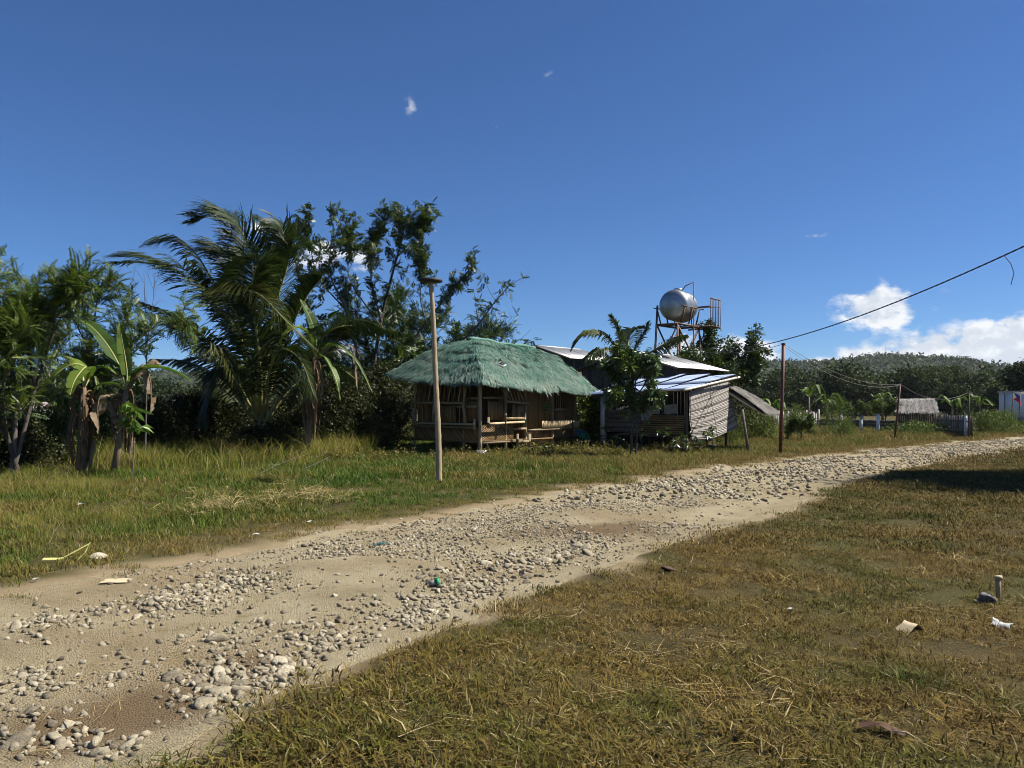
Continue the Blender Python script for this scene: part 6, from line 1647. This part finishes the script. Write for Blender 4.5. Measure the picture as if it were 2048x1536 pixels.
crumple(11, (.22, .07), .5, M_TEAL, 'teal_slipper', 'dark teal plastic piece on the left side of the road', 'litter', 765, 1083, .01, .2, .01, 7, .5)
# crushed green cup among the stones
g = onto(868, 1168, .03); o = thing('plastic_cup', 'crushed clear cup with green lid among the road stones', 'cup', g)
MB().tube([(-.05, 0, 0), (.02, .01, .005)], [.022, .030], 10, .2).build('cup', M_SACK, o, True); MB().tube([(.02, .01, .006), (.045, .014, .01)], [.042, .040], 10).build('lid', M_GRN, o, True)
# yellow palm strips
g = onto(125, 1127, .02); o = thing('leaf_strip', 'bent yellow green palm leaf strips lying on the left verge', 'leaf', g)
for pts in ([(-.2, .0, .02), (-.05, .01, .02), (.03, .0, .03)], [(.0, .0, .03), (.12, .05, .1), (.22, .1, .16)], [(.22, .1, .16), (.2, .06, .08), (.16, 0, .02)]):
    p_ = np.array(pts); w = np.array((0, .018, .008)); mb = MB()
    for i in range(2): mb.add([p_[i] - w, p_[i + 1] - w, p_[i + 1] + w, p_[i] + w, p_[i] - w - (0, 0, .004), p_[i + 1] - w - (0, 0, .004), p_[i + 1] + w - (0, 0, .004), p_[i] + w - (0, 0, .004)], [(0, 1, 2, 3), (7, 6, 5, 4), (0, 4, 5, 1), (3, 2, 6, 7)])
    mb.build('strip', M_YEL, o)
# stake and stone on the lawn, stone on the verge, dung
g = onto(1996, 1202); o = thing('wooden_stake', 'short wooden stake with battered top driven into the lawn', 'stake', g)
MB().tube([(0, 0, -.1), (.003, 0, .09), (0, 0, .178)], [.019, .02, .021], 8, .5).build('shaft', M_BAMBOO, o)
MB().tube([(0, 0, .17), (.002, 0, .186), (0, 0, .20)], [.024, .034, .030], 7, .8).build('battered_head', M_BAMBOO, o)
n = N('grey_lump'); c = n.ramp(n.noise(4, 5, .7, n.obj()), [(.35, (.05, .05, .045)), (.5, (.25, .24, .22)), (.65, (.5, .49, .45))]); M_LUMP = n.end(n.bsdf(c, .9, n.bump(n.noise(6, 5, .7, n.obj()), .8, .2)))
def lone_stone(lab, px, py, s, mat, sq=(1, 1, .8), seed=311):
    me = stone_mesh(seed, 3, 10).mesh('lone_stone', mat)
    o = link_mesh('lone_stone', me, None, onto(px, py, s * .3), (.2, .1, 1.0), (s * sq[0], s * sq[1], s * sq[2])); return tag(o, lab, 'stone')
lone_stone('mottled grey stone lying at the foot of the wooden stake', 1976, 1208, .085, M_LUMP, (1.15, .8, .8), 312)
lone_stone('small grey stone touching the mottled stone near the stake', 1957, 1209, .038, M_STONE, (1, 1, .8), 315)
lone_stone('pale rounded stone on the left verge above the cardboard', 198, 1120, .10, M_STONE, (1.1, .8, .75), 313)
lone_stone('dark clod of dung on the lawn near the road edge', 1335, 1147, .09, M_HUSK, (1.3, .9, .5), 314)
# fallen branches by the banana
for lab, pts in (('thin bleached fallen branch before the bleached banana stem', [(505, 960), (560, 915), (610, 888)]), ('dry forked twig lying right of the bleached banana stem', [(590, 950), (640, 915), (660, 898)]), ('pale fallen stick in the grass below the left bananas', [(85, 963), (120, 952), (142, 946)])):
    g = G(*pts[0]); p_ = np.array([P(q[0], q[1], g[1] + .3 * i) for i, q in enumerate(pts)]) - g; p_[:, 2] = np.abs(p_[:, 2]) * .6 + .05
    o = thing('fallen_branch', lab, 'branch', g); MB().tube(catmull(p_, 10), np.linspace(.011, .004, 10), 6, .9).build('stick', M_WOOD, o, True)
    for i in range(4): q = p_[1] * vr.uniform(.6, 1.3); MB().tube([q, q + vr.normal(0, .12, 3) + (0.1, 0, .12)], [.005, .002], 4, .9).build('twig', M_WOOD, o)
# weeds at the foot of the hut and the shack
WD = [proto_clump(22, .16, .09, .035, s_) for s_ in (41, 42, 43)]
M_WEED = leaf_mat('weed_leaf', [(0, (.06, .06, .018)), (.5, (.12, .105, .03)), (1, (.20, .15, .05))], .3, .6, .2)
wm = [MB().add(a_ + (0, 0, .12), f_, .5 + t__).mesh('weed', M_WEED) for a_, f_, t__ in WD]
q = []
for (pa, pb_, m_, sp) in (((980, 905), (1150, 893), 90, .35), ((1010, 912), (1230, 905), 60, .3), ((1150, 900), (1450, 912), 70, .4), ((830, 905), (960, 910), 30, .4), ((1690, 874), (1900, 874), 30, .8), ((600, 925), (850, 918), 60, .5), ((280, 925), (520, 915), 60, .5)):
    a_, c_ = G(*pa), G(*pb_); t = vr.random(m_)[:, None]; q.append(a_ + (c_ - a_) * t + vr.normal(0, sp, (m_, 3)) * (1, 1, 0))
n_w = sum(len(a_) for a_ in q)
xw, yw = field(-4, 14, 2.5, 20, 2.2); dw, _ = road_uv(xw, yw); kw_ = (np.abs(dw) > HW + .2) & (vr.random(len(xw)) < np.clip(.3 + 2 * fbm(xw * .7, yw * .7, 3, 88), 0, 1))
q.append(np.stack([xw[kw_], yw[kw_], 0 * xw[kw_]], 1))
q = np.concatenate(q); q[:, 2] = surf_z(q[:, 0], q[:, 1]) - np.where(np.arange(len(q)) < n_w, 0, .02); wsc = np.where(np.arange(len(q)) < n_w, 1.0, .34)
scatter('weeds', q, euler_up(vr, len(q), .3), wsc * vr.uniform(.6, 1.5, len(q)), vr.integers(0, 3, len(q)), np.zeros(len(q)), wm, M_WEED, label='low reddish weeds round hut and shack and sprinkled through the lawn')

# ------------------------------------------------------------------ the air: thin even haze round the whole scene
n = N('haze_air')
pv_ = n('ShaderNodeVolumePrincipled'); n.put(pv_, 'Color', (.80, .88, 1.0, 1)); n.put(pv_, 'Density', .00008); n.put(pv_, 'Anisotropy', .2)
n.t.links.new(pv_.outputs[0], n.out.inputs['Volume'])
haze = MB().box((0, 0, 58), (4200, 4200, 124)).build('haze', n.m)
tag(haze, 'thin pale haze over the whole valley', kind='stuff')
